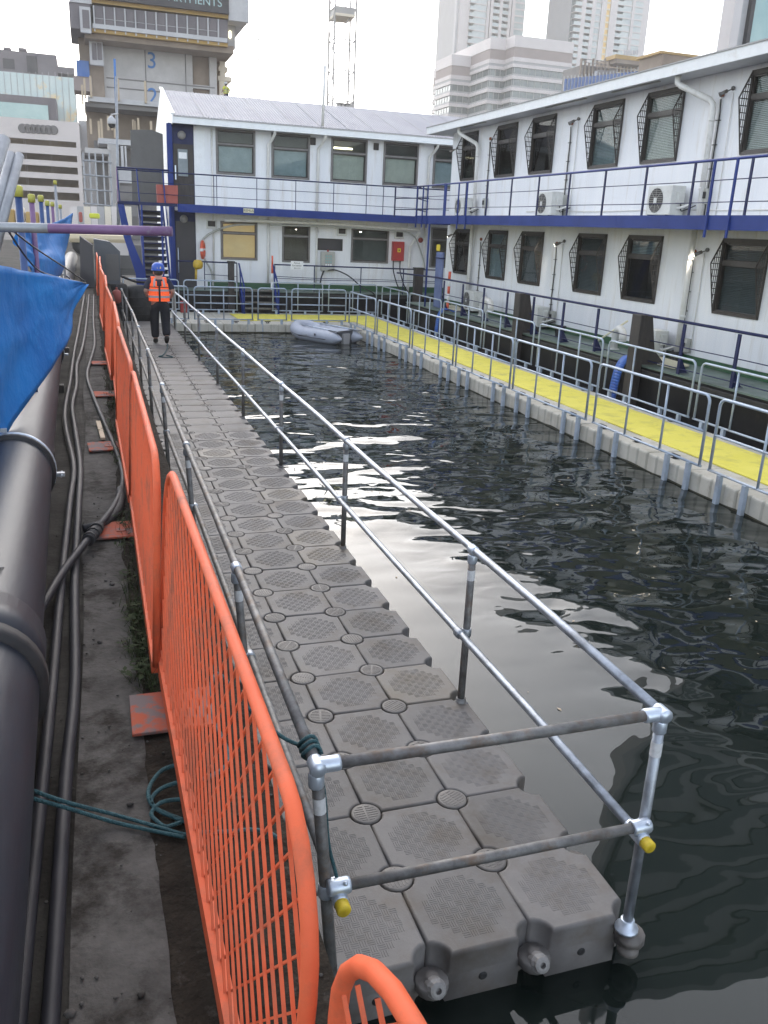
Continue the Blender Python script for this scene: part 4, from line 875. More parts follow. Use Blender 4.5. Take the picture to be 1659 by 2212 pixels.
stt = MB().bar((1.02, YE+0.1, 0.72), (1.02, 31.2, 3.42), 0.05, 0.25).build('staircase', 'blue_paint', BB)
MB().bar((1.86, YE+0.1, 0.72), (1.86, 31.2, 3.42), 0.05, 0.25).build('stringer', 'blue_paint', stt)
for k in range(12):
    f = (k+0.6)/12.5; MB().box((1.05, YE+0.1+2.65*f, 0.72+2.7*f), (1.83, YE+0.32+2.65*f, 0.76+2.7*f)).build('tread', 'navy_paint', stt)
    MB().box((1.05, YE+0.325+2.65*f, 0.60+2.7*f), (1.83, YE+0.335+2.65*f, 0.72+2.7*f)).build('riser', 'bg_dark', stt)
for x in (0.98, 1.9): MB().tube([(x, YE+0.05, 1.62), (x, 30.9, 4.2)], 0.022, 6).build('handrail', 'blue_paint', stt)
for x in (0.98, 1.62, 1.9): MB().bar((x, YE+0.03, 0.72), (x, YE+0.03, 3.4), 0.08, 0.06).build('newel', 'blue_paint', stt)
tag(MB().prism([(0.76, 3.5), (1.86, 3.5), (1.86, 5.74), (1.5, 5.85), (0.8, 5.80)], 29.98, 30.03, 'y').build('screen_panel', 'panel_grey'), 'plain dark grey windbreak panel on the upper landing left of the door', 'panel')
rb = thing('storage_box', 'dull red two-part box on the upper landing of the far houseboat', 'box', (1.84, 28.6, 3.5))
MB().box((1.50, 28.56, 3.50), (2.17, 28.85, 3.76)).build('box', 'red_box_dull', rb, bevel=0.01); MB().box((1.49, 28.55, 3.775), (2.18, 28.86, 4.07)).build('lid', 'red_box_dull', rb, bevel=0.01)
# wall boxes
rd = thing('fire_hose_box', 'red metal fire box with a yellow sticker on the far houseboat wall', 'fire box', (10.37, 29.5, 1.88))
MB().box((10.15, 29.40, 1.88), (10.60, YW-0.003, 2.58)).build('box', 'red_paint', rd, bevel=0.01); MB().box((10.17, 29.385, 1.90), (10.58, 29.399, 2.56)).build('door', 'red_paint', rd)
MB().box((10.32, 29.380, 2.20), (10.45, 29.384, 2.34)).build('sticker', 'sign_yellow', rd); MB().box((10.36, 29.377, 2.24), (10.41, 29.379, 2.30)).build('sticker_mark', 'ink', rd)
for x in (10.2, 10.47): MB().tube(smooth([(x, 29.45, 1.88), (x+0.02, 29.45, 1.5), (x+0.15, 29.3, 1.0), (x+0.3, 29.2, 0.75)], 5), 0.022, 6).build('hose', 'black_cable', rd)
pl = thing('socket_panel', 'grey electrical socket panel with a red button on the far houseboat wall', 'electrical panel', (7.63, 29.5, 1.4))
MB().box((7.38, 29.42, 1.44), (7.89, YW-0.003, 2.12)).build('cabinet', 'box_grey', pl, bevel=0.01); MB().box((7.50, 29.41, 1.58), (7.80, 29.419, 2.04)).build('socket_plate', 'ac_grille', pl)
for i in range(3):
    for j in range(4): MB().box((7.53+0.09*i, 29.40, 1.61+0.105*j), (7.59+0.09*i, 29.409, 1.68+0.105*j)).build('socket', 'bg_glass_teal' if j else 'paper', pl)
MB().sphere((7.63, 29.46, 2.15), 0.045, 10, 6).build('red_button', 'red_paint', pl)
MB().tube(smooth([(7.63, 29.45, 1.45), (7.9, 29.3, 1.48), (8.3, 28.9, 1.3), (8.7, 28.55, 0.95), (9.1, 28.4, 0.75), (9.3, 28.35, 0.5)], 6), 0.024, 6).build('cable', 'black_cable', pl)
MB().tube(smooth([(7.5, 29.45, 1.45), (7.4, 29.45, 1.2), (7.35, 29.42, 0.95)], 4), 0.03, 6).build('cable', 'black_cable', pl)
pp = thing('paper_sign', 'white paper reception sign with an arrow hung on the far deck railing', 'sign', (6.25, YE, 1.5))
MB().box((6.03, YE-0.015, 1.50), (6.48, YE-0.008, 1.78)).build('sheet', 'paper', pp)
text('Remus', 0.085, 'ink', (6.25, YE-0.017, 1.72), (R(90), 0, 0), pp, extrude=0.001); text('Reception', 0.085, 'ink', (6.25, YE-0.017, 1.63), (R(90), 0, 0), pp, extrude=0.001)
MB().box((6.18, YE-0.018, 1.538), (6.38, YE-0.0165, 1.55)).prism([(6.13, 1.544), (6.19, 1.565), (6.19, 1.523)], YE-0.018, YE-0.0165, 'y').build('arrow', 'ink', pp)
ln = thing('lifebuoy', 'orange lifebuoy seen edge-on beside the lower door of the far houseboat', 'lifebuoy', (3.05, 29.3, 1.75))
MB().tube(arc((3.05, 29.3, 2.03), 0.27, 0, 2*math.pi, 24, (0.25, 0.97, 0), (0, 0, 1))[:-1], 0.06, 10, closed=True).build('ring', 'life_orange', ln)
for a in (0, 1.57, 3.14, 4.71):
    MB().tube(arc((3.05, 29.3, 2.03), 0.27, a-0.15, a+0.15, 4, (0.25, 0.97, 0), (0, 0, 1)), 0.062, 10).build('white_band', 'paper', ln)
fl = thing('float_lantern', 'yellow plastic float hung on the far deck railing', 'float', (2.78, 28.55, 1.42))
MB().lathe([(0.02, 1.40), (0.13, 1.43), (0.17, 1.50), (0.17, 1.62), (0.12, 1.70), (0.05, 1.72)], c=(2.78, 28.5, 0), n=16).build('float', 'buoy_yellow', fl)
MB().tube([(2.72, 28.52, 1.42), (2.70, 28.52, 1.05)], 0.04, 8).build('tail', 'buoy_yellow', fl)
rs = thing('rescue_pole', 'orange and white rescue pole at the right of the blue gangway steps', 'pole', (5.36, 28.46, 0.72))
for k, mm in enumerate(('paper', 'paper', 'life_orange', 'life_orange')): MB().tube([(5.36, 28.46, 0.74+0.3*k), (5.36, 28.46, 1.04+0.3*k)], 0.055-0.008*k, 8).build('band', mm, rs)
# gangway steps
gs = thing('gangway_steps', 'dark blue boarding steps from the back walkway up to the far houseboat deck', 'steps', (4.75, 28.0, 0))
for x in (4.22, 5.42):
    MB().prism([(27.55, 0.0), (27.95, 0.0), (28.52, 0.62), (28.52, 0.92), (28.3, 0.92)], x-0.03, x+0.03, 'x').build('side_panel', 'blue_paint', gs)
    for (ya, yb) in ((27.6, 28.46),): MB().tube([(x, ya, 0.05), (x+0.02, ya+0.1, 0.9), (x-0.04, yb, 1.64)], 0.028, 8).build('handrail', 'blue_paint', gs)
    MB().bar((x, 28.2, 0.5), (x-0.02, 28.4, 1.55), 0.05, 0.04).build('strut', 'blue_paint', gs)
for k in range(4): MB().box((4.26, 27.66+0.2*k, 0.16+0.19*k), (5.38, 27.88+0.2*k, 0.20+0.19*k)).build('tread', 'galv_dirty', gs)
for (x, y, lab, wd) in ((3.88, 28.28, 'square dark mooring post left of the blue gangway steps', 0.2), (10.7, 28.0, 'square dark mooring post in the corner between the two houseboats', 0.32)):
    t = thing('mooring_post', lab, 'mooring post', (x, y, -1)); MB().box((x-wd/2, y-0.12, -1.0), (x+wd/2, y+0.12, 1.68)).build('post', 'post_dark', t, bevel=0.015); MB().box((x-wd/2-0.02, y-0.14, 1.681), (x+wd/2+0.02, y+0.14, 1.72)).build('cap', 'post_dark', t)
MB().tube([(7.2, 28.95, 6.3), (7.24, 28.93, 8.2)], 0.05, 8).build('flue', 'pipe_white', BB)
# ================================================================ DINGHY
dg = thing('inflatable_dinghy', 'grey inflatable dinghy floating in the far corner by the walkway', 'dinghy', (6.0, 22.8, WZ))
sv = Vector((0.50, -0.866, 0)); wv = Vector((0.866, 0.50, 0)); SC = Vector((6.43, 21.86, 0))
def dp(s, w_, z): return SC+sv*s+wv*w_+Vector((0, 0, z))
Lb = 2.35; hw = 0.44; path = []; rad = []
zc = -0.10
for (s, rr) in ((0.02, 0.012), (-0.02, 0.05), (-0.12, 0.11), (-0.28, 0.175), (-0.45, 0.20), (-0.9, 0.205), (-1.3, 0.205), (-1.6, 0.205)): path.append(dp(s, -hw, zc)); rad.append(rr)
for k in range(1, 12):
    a = math.pi*k/12; path.append(dp(-1.65-0.55*math.sin(a), -hw*math.cos(a), zc+0.13*math.sin(a))); rad.append(0.205)
for q in range(7, -1, -1): path.append(dp((0.02, -0.02, -0.12, -0.28, -0.45, -0.9, -1.3, -1.6)[q], hw, zc)); rad.append((0.012, 0.05, 0.11, 0.175, 0.20, 0.205, 0.205, 0.205)[q])
tb = MB().tube(path, rad, 16).build('tube', 'dinghy_grey', dg)
for q in (-1, 1):
    line = [dp(s, q*(hw+0.205*0.98), zc-0.04) for s in (-0.45, -0.9, -1.3, -1.6)]; MB().tube(line, 0.012, 6).build('rubbing_strip', 'dinghy_dark', tb)
    MB().tube([dp(-0.15, q*(hw-0.02), zc+0.20), dp(-1.0, q*(hw-0.02), zc+0.235), dp(-1.75, q*(hw-0.05), zc+0.25)], 0.018, 8).build('oar', 'galv_new', dg)
    MB().bar(dp(-0.05, q*(hw-0.02), zc+0.20), dp(-0.5, q*(hw-0.02), zc+0.215), 0.13, 0.015).build('oar_blade', 'dinghy_dark', dg)
    MB().cbox((0, 0, 0), (0.03, 0.09, 0.06), Matrix.Translation(dp(-0.9, q*(hw+0.2), zc+0.06))).build('handle', 'dinghy_dark', tb)
m = MB(); m.add([dp(-0.30, -0.30, WZ-0.05), dp(-0.30, 0.30, WZ-0.05), dp(-0.26, 0.32, 0.10), dp(-0.26, -0.32, 0.10), dp(-0.35, -0.30, WZ-0.05), dp(-0.35, 0.30, WZ-0.05), dp(-0.31, 0.32, 0.10), dp(-0.31, -0.32, 0.10)], [(0, 1, 2, 3), (7, 6, 5, 4), (3, 2, 6, 7), (0, 3, 7, 4), (1, 5, 6, 2)]); m.build('transom', 'dinghy_dark', dg)
m = MB(); m.add([dp(-0.2, -0.12, WZ), dp(-0.2, 0.12, WZ), dp(-0.2, 0.14, 0.02), dp(-0.2, -0.14, 0.02), dp(-0.30, -0.12, WZ), dp(-0.30, 0.12, WZ), dp(-0.27, 0.14, 0.02), dp(-0.27, -0.14, 0.02)], [(0, 1, 2, 3), (3, 2, 6, 7), (0, 3, 7, 4), (1, 5, 6, 2)]); m.build('motor_pad', 'bg_grey_band', dg)
m = MB(); m.add([dp(-0.3, -0.4, -0.2), dp(-0.3, 0.4, -0.2), dp(-1.9, 0.4, -0.18), dp(-1.9, -0.4, -0.18)], [(0, 1, 2, 3)]); m.build('floor', 'dinghy_grey', dg)
m = MB()
def cover(u, v):
    s = -0.3-1.9*u; w_ = (v-0.5)*0.8; return dp(s, w_, 0.075-0.07*(1-(2*v-1)**2)+0.02*math.sin(u*9+v*3)+0.07*u*u)
m.grid(cover, 12, 8).build('spray_cover', 'dinghy_grey', dg)
MB().tube(smooth([dp(-1.9, -0.63, zc+0.02), dp(-1.6, -0.66, zc-0.02), dp(-1.2, -0.66, zc+0.01)], 5), 0.008, 5).build('grab_line', 'dinghy_dark', tb)

# ================================================================ PEOPLE
def skin(name, vs, es, rad, m, parent, sub=2):
    me = bpy.data.meshes.new(name); me.from_pydata([tuple(v) for v in vs], es, []); o = bpy.data.objects.new(name, me); col.objects.link(o); o.parent = parent
    me.materials.append(MATS[m]); md = o.modifiers.new('skin', 'SKIN'); md.use_smooth_shade = True
    if not me.skin_vertices: 
        bpy.context.view_layer.objects.active = o
    lay = me.skin_vertices[0].data
    for i, r_ in enumerate(rad): lay[i].radius = (r_, r_) if not isinstance(r_, tuple) else r_
    lay[0].use_root = True
    s = o.modifiers.new('sub', 'SUBSURF'); s.levels = sub; s.render_levels = sub
    return o
def person(label, loc, rz, sc, vest, shirt, trousers, helmet):
    t = thing('person', label, 'person', loc, rz); t.scale = (sc*1.15, sc*1.08, sc)
    V = [(0, 0, 0.98), (0, 0.02, 1.18), (0, 0.03, 1.40), (0, 0.02, 1.53), (0, 0.04, 1.64), (0, 0.05, 1.74),
         (-0.17, 0.01, 1.46), (-0.27, -0.03, 1.22), (-0.23, 0.17, 1.10), (0.17, 0.01, 1.46), (0.28, -0.04, 1.22), (0.25, 0.15, 1.08),
         (-0.10, 0.01, 0.92), (-0.105, 0.10, 0.52), (-0.10, 0.04, 0.10), (-0.10, 0.17, 0.04), (0.10, -0.01, 0.92), (0.11, -0.02, 0.52), (0.11, -0.22, 0.17), (0.11, -0.12, 0.05),
         (-0.20, 0.25, 1.10), (0.22, 0.23, 1.08)]
    E_ = [(0, 1), (1, 2), (2, 3), (3, 4), (4, 5), (2, 6), (6, 7), (7, 8), (2, 9), (9, 10), (10, 11), (0, 12), (12, 13), (13, 14), (14, 15), (0, 16), (16, 17), (17, 18), (18, 19), (8, 20), (11, 21)]
    RR = [0.13, 0.12, (0.15, 0.11), 0.058, 0.088, 0.075, 0.07, 0.045, 0.034, 0.07, 0.045, 0.034, 0.085, 0.062, 0.045, 0.035, 0.085, 0.062, 0.045, 0.035, 0.038, 0.038]
    for (w_, sx) in ((20, -1), (21, 1)):
        c = Vector(V[w_])
        for k in range(4):
            V.append(tuple(c+Vector((-sx*0.01*(k-1.5)*1.8, 0.05-0.006*abs(k-1.5), 0.02*(1.5-k))))); V.append(tuple(c+Vector((-sx*0.03, 0.085-0.008*abs(k-1.5), 0.018*(1.5-k)-0.02)))); n_ = len(V)
            E_ += [(w_, n_-2), (n_-2, n_-1)]; RR += [0.011, 0.009]
        V.append(tuple(c+Vector((-sx*0.035, 0.0, 0.03)))); V.append(tuple(c+Vector((-sx*0.05, 0.04, 0.035)))); n_ = len(V); E_ += [(w_, n_-2), (n_-2, n_-1)]; RR += [0.013, 0.010]
    body = skin('body', V, E_, RR, 'skin', t)
    skin('shirt', [(0, 0, 1.02), (0, 0.02, 1.2), (0, 0.03, 1.40), (0, 0.02, 1.50), (-0.18, 0.01, 1.455), (-0.265, -0.02, 1.25), (0.18, 0.01, 1.455), (0.275, -0.03, 1.25)], [(0, 1), (1, 2), (2, 3), (2, 4), (4, 5), (2, 6), (6, 7)], [0.15, 0.14, (0.165, 0.125), 0.075, 0.085, 0.07, 0.085, 0.07], shirt, t)
    skin('trousers', [(0, 0, 1.03), (0, 0, 0.95), (-0.10, 0.01, 0.86), (-0.105, 0.10, 0.52), (-0.10, 0.04, 0.12), (0.10, -0.01, 0.86), (0.11, -0.02, 0.52), (0.11, -0.21, 0.20)], [(0, 1), (1, 2), (2, 3), (3, 4), (1, 5), (5, 6), (6, 7)], [0.15, 0.16, 0.125, 0.10, 0.085, 0.125, 0.10, 0.085], trousers, t)
    skin('boot', [(-0.10, 0.02, 0.14), (-0.10, 0.03, 0.06), (-0.10, 0.12, 0.04), (-0.10, 0.20, 0.035)], [(0, 1), (1, 2), (2, 3)], [0.055, 0.056, 0.048, 0.036], 'boot', t)
    skin('boot', [(0.11, -0.24, 0.23), (0.11, -0.23, 0.14), (0.11, -0.15, 0.08), (0.11, -0.08, 0.04)], [(0, 1), (1, 2), (2, 3)], [0.055, 0.056, 0.048, 0.036], 'boot', t)
    def vf(off, u, z):
        a = 2*math.pi*u; k = max(0.0, min(1.0, (z-1.34)/0.20)); rx = 0.205+0.02*(1.25-z)-0.045*k*k; ry = 0.150-0.045*k*k
        n_ = 2.6; ca, sa = math.cos(a), math.sin(a)
        return Vector(((rx+off)*math.copysign(abs(ca)**(2/n_), ca), 0.02+(ry+off)*math.copysign(abs(sa)**(2/n_), sa), z))
    m = MB(); nu, nz = 40, 14
    for i in range(nu):
        for j in range(nz):
            z0 = 1.0+0.54*j/nz; z1 = 1.0+0.54*(j+1)/nz; a = (i+0.5)/nu; p = vf(0, a, (z0+z1)/2)
            if z1 > 1.36 and abs(p.x) < 0.035+0.25*(z1-1.38) : continue
            if z0 > 1.33 and abs(p.y-0.02) < 0.055: continue
            m.add([vf(0, i/nu, z0), vf(0, (i+1)/nu, z0), vf(0, (i+1)/nu, z1), vf(0, i/nu, z1)], [(0, 1, 2, 3)], True)
    for sx in (-1, 1): m.add([(sx*0.07, -0.10, 1.535), (sx*0.15, -0.09, 1.535), (sx*0.15, 0.13, 1.54), (sx*0.07, 0.13, 1.54)], [(0, 1, 2, 3)])
    vo = m.build('vest', vest, t, local=True, solid=0.01)
    for (za, zb, mm) in ((1.08, 1.13, 'reflective'), (1.23, 1.28, 'reflective'), (1.318, 1.335, 'black_cloth')):
        m = MB()
        for i in range(nu): m.add([vf(0.008, i/nu, za), vf(0.008, (i+1)/nu, za), vf(0.008, (i+1)/nu, zb), vf(0.008, i/nu, zb)], [(0, 1, 2, 3)], True)
        m.build('tape', mm, vo, local=True)
    for sx in (-1, 1):
        m = MB()
        for j in range(5):
            za = 1.335+0.2*j/5; zb = 1.335+0.2*(j+1)/5
            for (a0, a1) in ((0.75+sx*0.045, 0.75+sx*0.08), (0.25+sx*0.045, 0.25+sx*0.08)): m.add([vf(0.009, a0, za), vf(0.009, a1, za), vf(0.009, a1, zb), vf(0.009, a0, zb)], [(0, 1, 2, 3)], True)
        m.build('tape', 'reflective', vo, local=True)
    m = MB()
    m.add([vf(0.012, 0.743, 1.0), vf(0.012, 0.757, 1.0), vf(0.012, 0.757, 1.37), vf(0.012, 0.743, 1.37)], [(0, 1, 2, 3)]); m.build('centre_seam', 'black_cloth', vo, local=True)
    h = MB().lathe([(0.128, 1.70), (0.130, 1.74), (0.122, 1.80), (0.095, 1.85), (0.05, 1.875), (0.0, 1.88)], c=(0, 0.045, 0), n=20, ends=False); h.lathe([(0.128, 1.70), (0.145, 1.698), (0.145, 1.705), (0.13, 1.71)], c=(0, 0.045, 0), n=20, ends=False)
    h.add([(-0.1, 0.14, 1.70), (0.1, 0.14, 1.70), (0.07, 0.22, 1.69), (-0.07, 0.22, 1.69)], [(0, 1, 2, 3)])
    ho = h.build('hard_hat', helmet, t, local=True)
    MB().add([(-0.03, -0.082, 1.745), (0.05, -0.080, 1.745), (0.045, -0.072, 1.79), (-0.025, -0.074, 1.79)], [(0, 1, 2, 3)]).build('sticker', 'sign_yellow', ho, local=True)
    hair = MB().sphere((0, 0.03, 1.66), (0.092, 0.10, 0.11), 14, 10); hair.build('hair', 'boot', body, local=True)
    f = MB(); 
    for sx in (-1, 1): f.sphere((sx*0.093, 0.04, 1.645), (0.014, 0.024, 0.034), 8, 6)
    f.sphere((0, 0.145, 1.63), (0.016, 0.024, 0.026), 8, 6); f.build('face_features', 'skin', body, local=True)
    return t
person('person in orange hi-vis vest and blue hard hat walking away along the grey pontoon', (0.84, 19.85, 0), 0.0, 1.05, 'hiviz', 'navy_cloth', 'black_cloth', 'helmet_blue')

# ================================================================ QUAYSIDE
# orange mesh barriers
BL, BH = 2.16, 0.875
def orange_barrier(label):
    t = thing('mesh_barrier', label, 'barrier', (0, 0, 0), 0, 'orange mesh barriers along the quay edge')
    r = 0.0135; rc = 0.21; z0 = 0.06
    pts = [(0, 0, z0+0.02), (0, 0, BH-rc)]+arc((rc, 0, BH-rc), rc, math.pi, math.pi/2, 6, (1, 0, 0), (0, 0, 1))[1:]+arc((BL-rc, 0, BH-rc), rc, math.pi/2, 0, 6, (1, 0, 0), (0, 0, 1))+[(BL, 0, z0+0.02)]
    MB().tube(pts, r, 12).build('frame', 'orange_paint', t, local=True)
    MB().box((0.0, -0.016, 0.05), (BL, 0.016, 0.10)).build('bottom_rail', 'orange_paint', t, local=True)
    m = MB(); sx = 0.092; rise = 0.30      # steep diamond mesh: bars climb 0.45 per 0.30 run
    ztop = BH-0.01; zb = 0.09; Hh = ztop-zb; run = Hh*0.85
    k = -int(run/sx)-1
    while k*sx < BL:
        xa = k*sx
        for sgn in (1, -1):
            xs, xe = (xa, xa+run) if sgn > 0 else (xa+run, xa)
            za, ze = zb, ztop
            def cut(x): return
            # clip to 0.01..BL-0.01
            p, q = Vector((xs, 0.003*sgn, za)), Vector((xe, 0.003*sgn, ze)); run_ = []
            for i_ in range(41):        # keep the stretch inside the rounded frame
                c_ = p.lerp(q, i_/40); e_ = min(c_.x, BL-c_.x)
                lim = BH if e_ > rc else (BH-rc+math.sqrt(max(rc*rc-(rc-e_)**2, 0)) if e_ > 0 else -1)
                if e_ > 0.008 and c_.z < lim-0.004: run_.append(c_)
            if len(run_) > 1: m.bar(run_[0], run_[-1], 0.0042, 0.0062, (0, 1, 0))
        k += 1
    m.build('mesh_infill', 'orange_paint', t, local=True)
    return t
ob = None; bl_ = []
xs_ = [(-0.546, -1.76, -0.010), (-0.590, 0.36, 0.004), (-0.588, 2.53, -0.006), (-0.580, 4.70, 0.008), (-0.59, 6.87, -0.012), (-0.60, 9.04, 0.012), (-0.60, 11.2, -0.012), (-0.60, 13.4, 0.0), (-0.60, 15.55, 0.012), (-0.62, 17.7, 0.0)]
LEAN = [3.6, 2.6, 3.0, 2.2, 3.2, 2.6, 3.0, 2.4, 2.8, 2.5]
for i, (x, y, a) in enumerate(xs_):
    lab = 'orange mesh barrier on the quay edge, ' + ['the nearest full-length one', 'second from the camera', 'third from the camera', 'fourth from the camera', 'fifth from the camera', 'sixth from the camera', 'seventh from the camera', 'eighth from the camera', 'ninth from the camera', 'farthest of the row'][i]
    if ob is None: ob = orange_barrier(lab); ob.location = (x, y, GZ); ob.rotation_euler = (R(LEAN[i]), 0, R(90)-a)
    else: dup(ob, (x, y, GZ), R(90)-a, lab).rotation_euler = (R(LEAN[i]), 0, R(90)-a)
dup(ob, (-0.478, -1.80, GZ), R(-90)+0.10, 'orange mesh barrier cut off at the bottom edge of the photo').rotation_euler = (R(-0.5), 0, R(-90)+0.10)
# foot plates
plm = None
for i, (x, y, lab) in enumerate([(-0.55, 0.11, 'large scuffed orange foot plate under the nearest barrier joint'), (-0.66, 2.1, 'orange foot plate partly overgrown by weeds at the second barrier joint'), (-0.69, 4.05, 'orange foot plate beside the pale stick on the quay'), (-0.66, 6.2, 'orange foot plate in the grass at the fourth barrier joint'), (-0.65, 8.2, 'orange foot plate farthest along the quay')]):
    t = thing('foot_plate', lab, 'foot plate', (x, y, GZ+0.03), 0.03*i, 'orange foot plates of the quay barriers')
    MB().cbox((0, 0, 0), (0.285, 0.265, 0.012)).build('plate', 'orange_plate', t, local=True, bevel=0.003)
    MB().cbox((0, 0, 0.008), (0.05, 0.10, 0.006)).build('socket_pad', 'orange_plate', t, local=True)
tag(MB().bar((-0.72, 4.3, GZ+0.03), (-0.75, 4.9, GZ+0.035), 0.035, 0.02).build('wood_stick', 'bg_timber'), 'pale wooden stick lying on the quay beside an orange foot plate', 'stick')
# big black pipe
bp_ = thing('black_pipe', 'large black plastic pipe with clamped couplings lying along the quay', 'pipe', (-1.25, 3, GZ))
def pc(y): return Vector((-1.150-0.020*max(0, min(y+1.2, 4))-0.0135*max(0, min(y-2.8, 8)), y, 1.535+0.006*max(0, min(y-3, 8))))
PRr = 0.205
MB().tube([pc(y*0.5) for y in range(-12, 61)], PRr, 36, caps=False).build('pipe', 'hdpe', bp_)
def sleeve(y0, y1, r, m, name):
    return MB().tube([pc(y0), pc(y0+0.004), pc(y1-0.004), pc(y1)], [PRr, r, r, PRr], 36, caps=False).build(name, m, bp_)
sleeve(0.06, 0.32, PRr+0.014, 'hdpe', 'joint_sleeve'); sleeve(-0.03, 0.045, PRr+0.028, 'rubber', 'joint_lip'); 
for yy_ in (2.55, 7.3, 12.0, 17.0):
    sleeve(yy_, yy_+0.05, PRr+0.022, 'rubber', 'coupling_seal'); sleeve(yy_+0.052, yy_+0.085, PRr+0.026, 'galv_new', 'coupling_band')
    c = pc(yy_+0.06); MB().cbox(c+Vector((PRr+0.045, 0, -0.03)), (0.045, 0.03, 0.022)).tube([c+Vector((PRr+0.05, -0.05, -0.03)), c+Vector((PRr+0.05, 0.05, -0.03))], 0.007, 6).build('coupling_bolt', 'galv', bp_)
    MB().cbox(c+Vector((-PRr*0.2, 0, PRr+0.04)), (0.035, 0.03, 0.02)).build('coupling_bolt', 'galv', bp_)
text('88', 0.055, 'bg_dark', pc(0.55)+Vector((0.065, 0, PRr-0.008)), (0, R(18), R(90)), bp_, name='pipe_marking', extrude=0.001)
for y in (-2.0, 1.2, 3.8, 6.5, 9.2): tag(MB().box((-1.5, y-0.05, GZ), (-1.06, y+0.05, GZ+0.075)).build('timber_bearer', 'post_dark'), {-2.0: 'timber block under the black pipe at the bottom edge', 1.2: 'timber block under the nearest full pipe length', 3.8: 'timber block under the pipe past the first metal coupling', 6.5: 'timber block under the pipe below the blue sheet', 9.2: 'timber block under the pipe farthest away'}[y], 'timber block', 'timber blocks under the black pipe')
# hoses
def hose(label, pts, r=0.021):
    t = thing('black_hose', label, 'hose', pts[0]); 
    MB().tube(smooth(pts, 8), r, 10).build('hose', 'hose', t); return t
z = GZ+0.028
h1 = hose('black hose lying on the quay path, right one of the close pair', [(-0.93, -4, z), (-0.925, -2, z), (-0.91, -0.9, z), (-0.90, -0.2, z), (-0.882, 0.4, z), (-0.895, 1.4, z), (-0.888, 2.6, z), (-0.885, 3.5, z), (-0.93, 4.6, z), (-0.97, 5.6, z), (-0.945, 6.7, z), (-0.955, 8, z), (-0.90, 9.6, z), (-0.86, 12, z), (-0.8, 18, z)])
h2 = hose('black hose lying against the big pipe, left one of the close pair', [(-0.995, -4, z), (-0.99, -2, z), (-0.978, -0.9, z), (-0.962, 0.3, z), (-0.955, 1.4, z), (-0.94, 2.6, z), (-0.928, 3.5, z), (-1.0, 4.6, z), (-1.03, 5.5, z), (-1.01, 7, z), (-1.0, 9, z), (-0.96, 12, z), (-0.9, 18, z)])
h3 = hose('black hose curving out to the orange barriers and back under the pipe', [(-1.06, 0.75, z+0.06), (-1.0, 1.06, z+0.07), (-0.93, 1.45, z+0.055), (-0.80, 1.95, z+0.05), (-0.68, 2.5, z+0.02), (-0.61, 3.1, z), (-0.625, 3.8, z), (-0.70, 4.9, z), (-0.79, 6.2, z), (-0.84, 7.3, z), (-0.80, 8.4, z), (-0.74, 10, z), (-0.74, 13, z), (-0.7, 18, z)], 0.019)
MB().tube([(-0.83, 1.82, z+0.05), (-0.775, 2.05, z+0.045)], 0.032, 10).build('hose_coupling', 'rubber', h3)
for k in range(3): MB().tube([(-0.825+0.018*k, 1.85+0.07*k, z+0.05), (-0.822+0.018*k, 1.865+0.07*k, z+0.05)], 0.036, 10).build('coupling_ring', 'rubber', h3)
tag(MB().tube(smooth([(-0.86, 2.15, z), (-0.75, 2.2, z+0.01), (-0.66, 2.5, z), (-0.63, 2.9, z-0.004)], 6), 0.03, 8).build('rubber_offcut', 'rubber'), 'short black rubber offcut beside the hose coupling', 'rubber offcut')
# teal ropes on the ground
tr = thing('teal_rope', 'teal rope looped on the quay and stretched from the big pipe to the barrier', 'rope', tuple(onz(380, 1760, GZ)))
L3 = lambda x, y, z_=GZ+0.03: onz(x*1000/1659*0.67770, (2400+y*1000/1659)*0.67770, z_)
MB().tube(smooth([L3(150, 190, GZ+0.16), L3(350, 260, GZ+0.12), L3(600, 325), L3(850, 395), L3(975, 430), L3(1080, 420), L3(1200, 415), L3(1330, 405), L3(1420, 420), L3(1480, 455)], 6), 0.006, 6).build('taut_strand', 'rope_teal', tr)
MB().tube(smooth([L3(150, 235, GZ+0.15), L3(350, 290, GZ+0.11), L3(600, 365), L3(850, 420), L3(975, 445)], 6), 0.006, 6).build('taut_strand', 'rope_teal', tr)
MB().tube(smooth([L3(950, 60), L3(860, 90), L3(800, 160), L3(785, 230), L3(820, 290), L3(900, 330), L3(980, 360), L3(1050, 340)], 6), 0.007, 6).build('loop', 'rope_teal', tr)
MB().tube(smooth([L3(960, 150), L3(870, 180), L3(820, 215), L3(800, 260), L3(850, 310), L3(940, 345), L3(1000, 370)], 6), 0.007, 6).build('loop', 'rope_teal', tr)
MB().tube(smooth([L3(980, 245), L3(900, 250), L3(840, 270), L3(800, 320), L3(830, 360), L3(880, 390), L3(960, 365)], 6), 0.0065, 6).build('loop', 'rope_teal', tr)
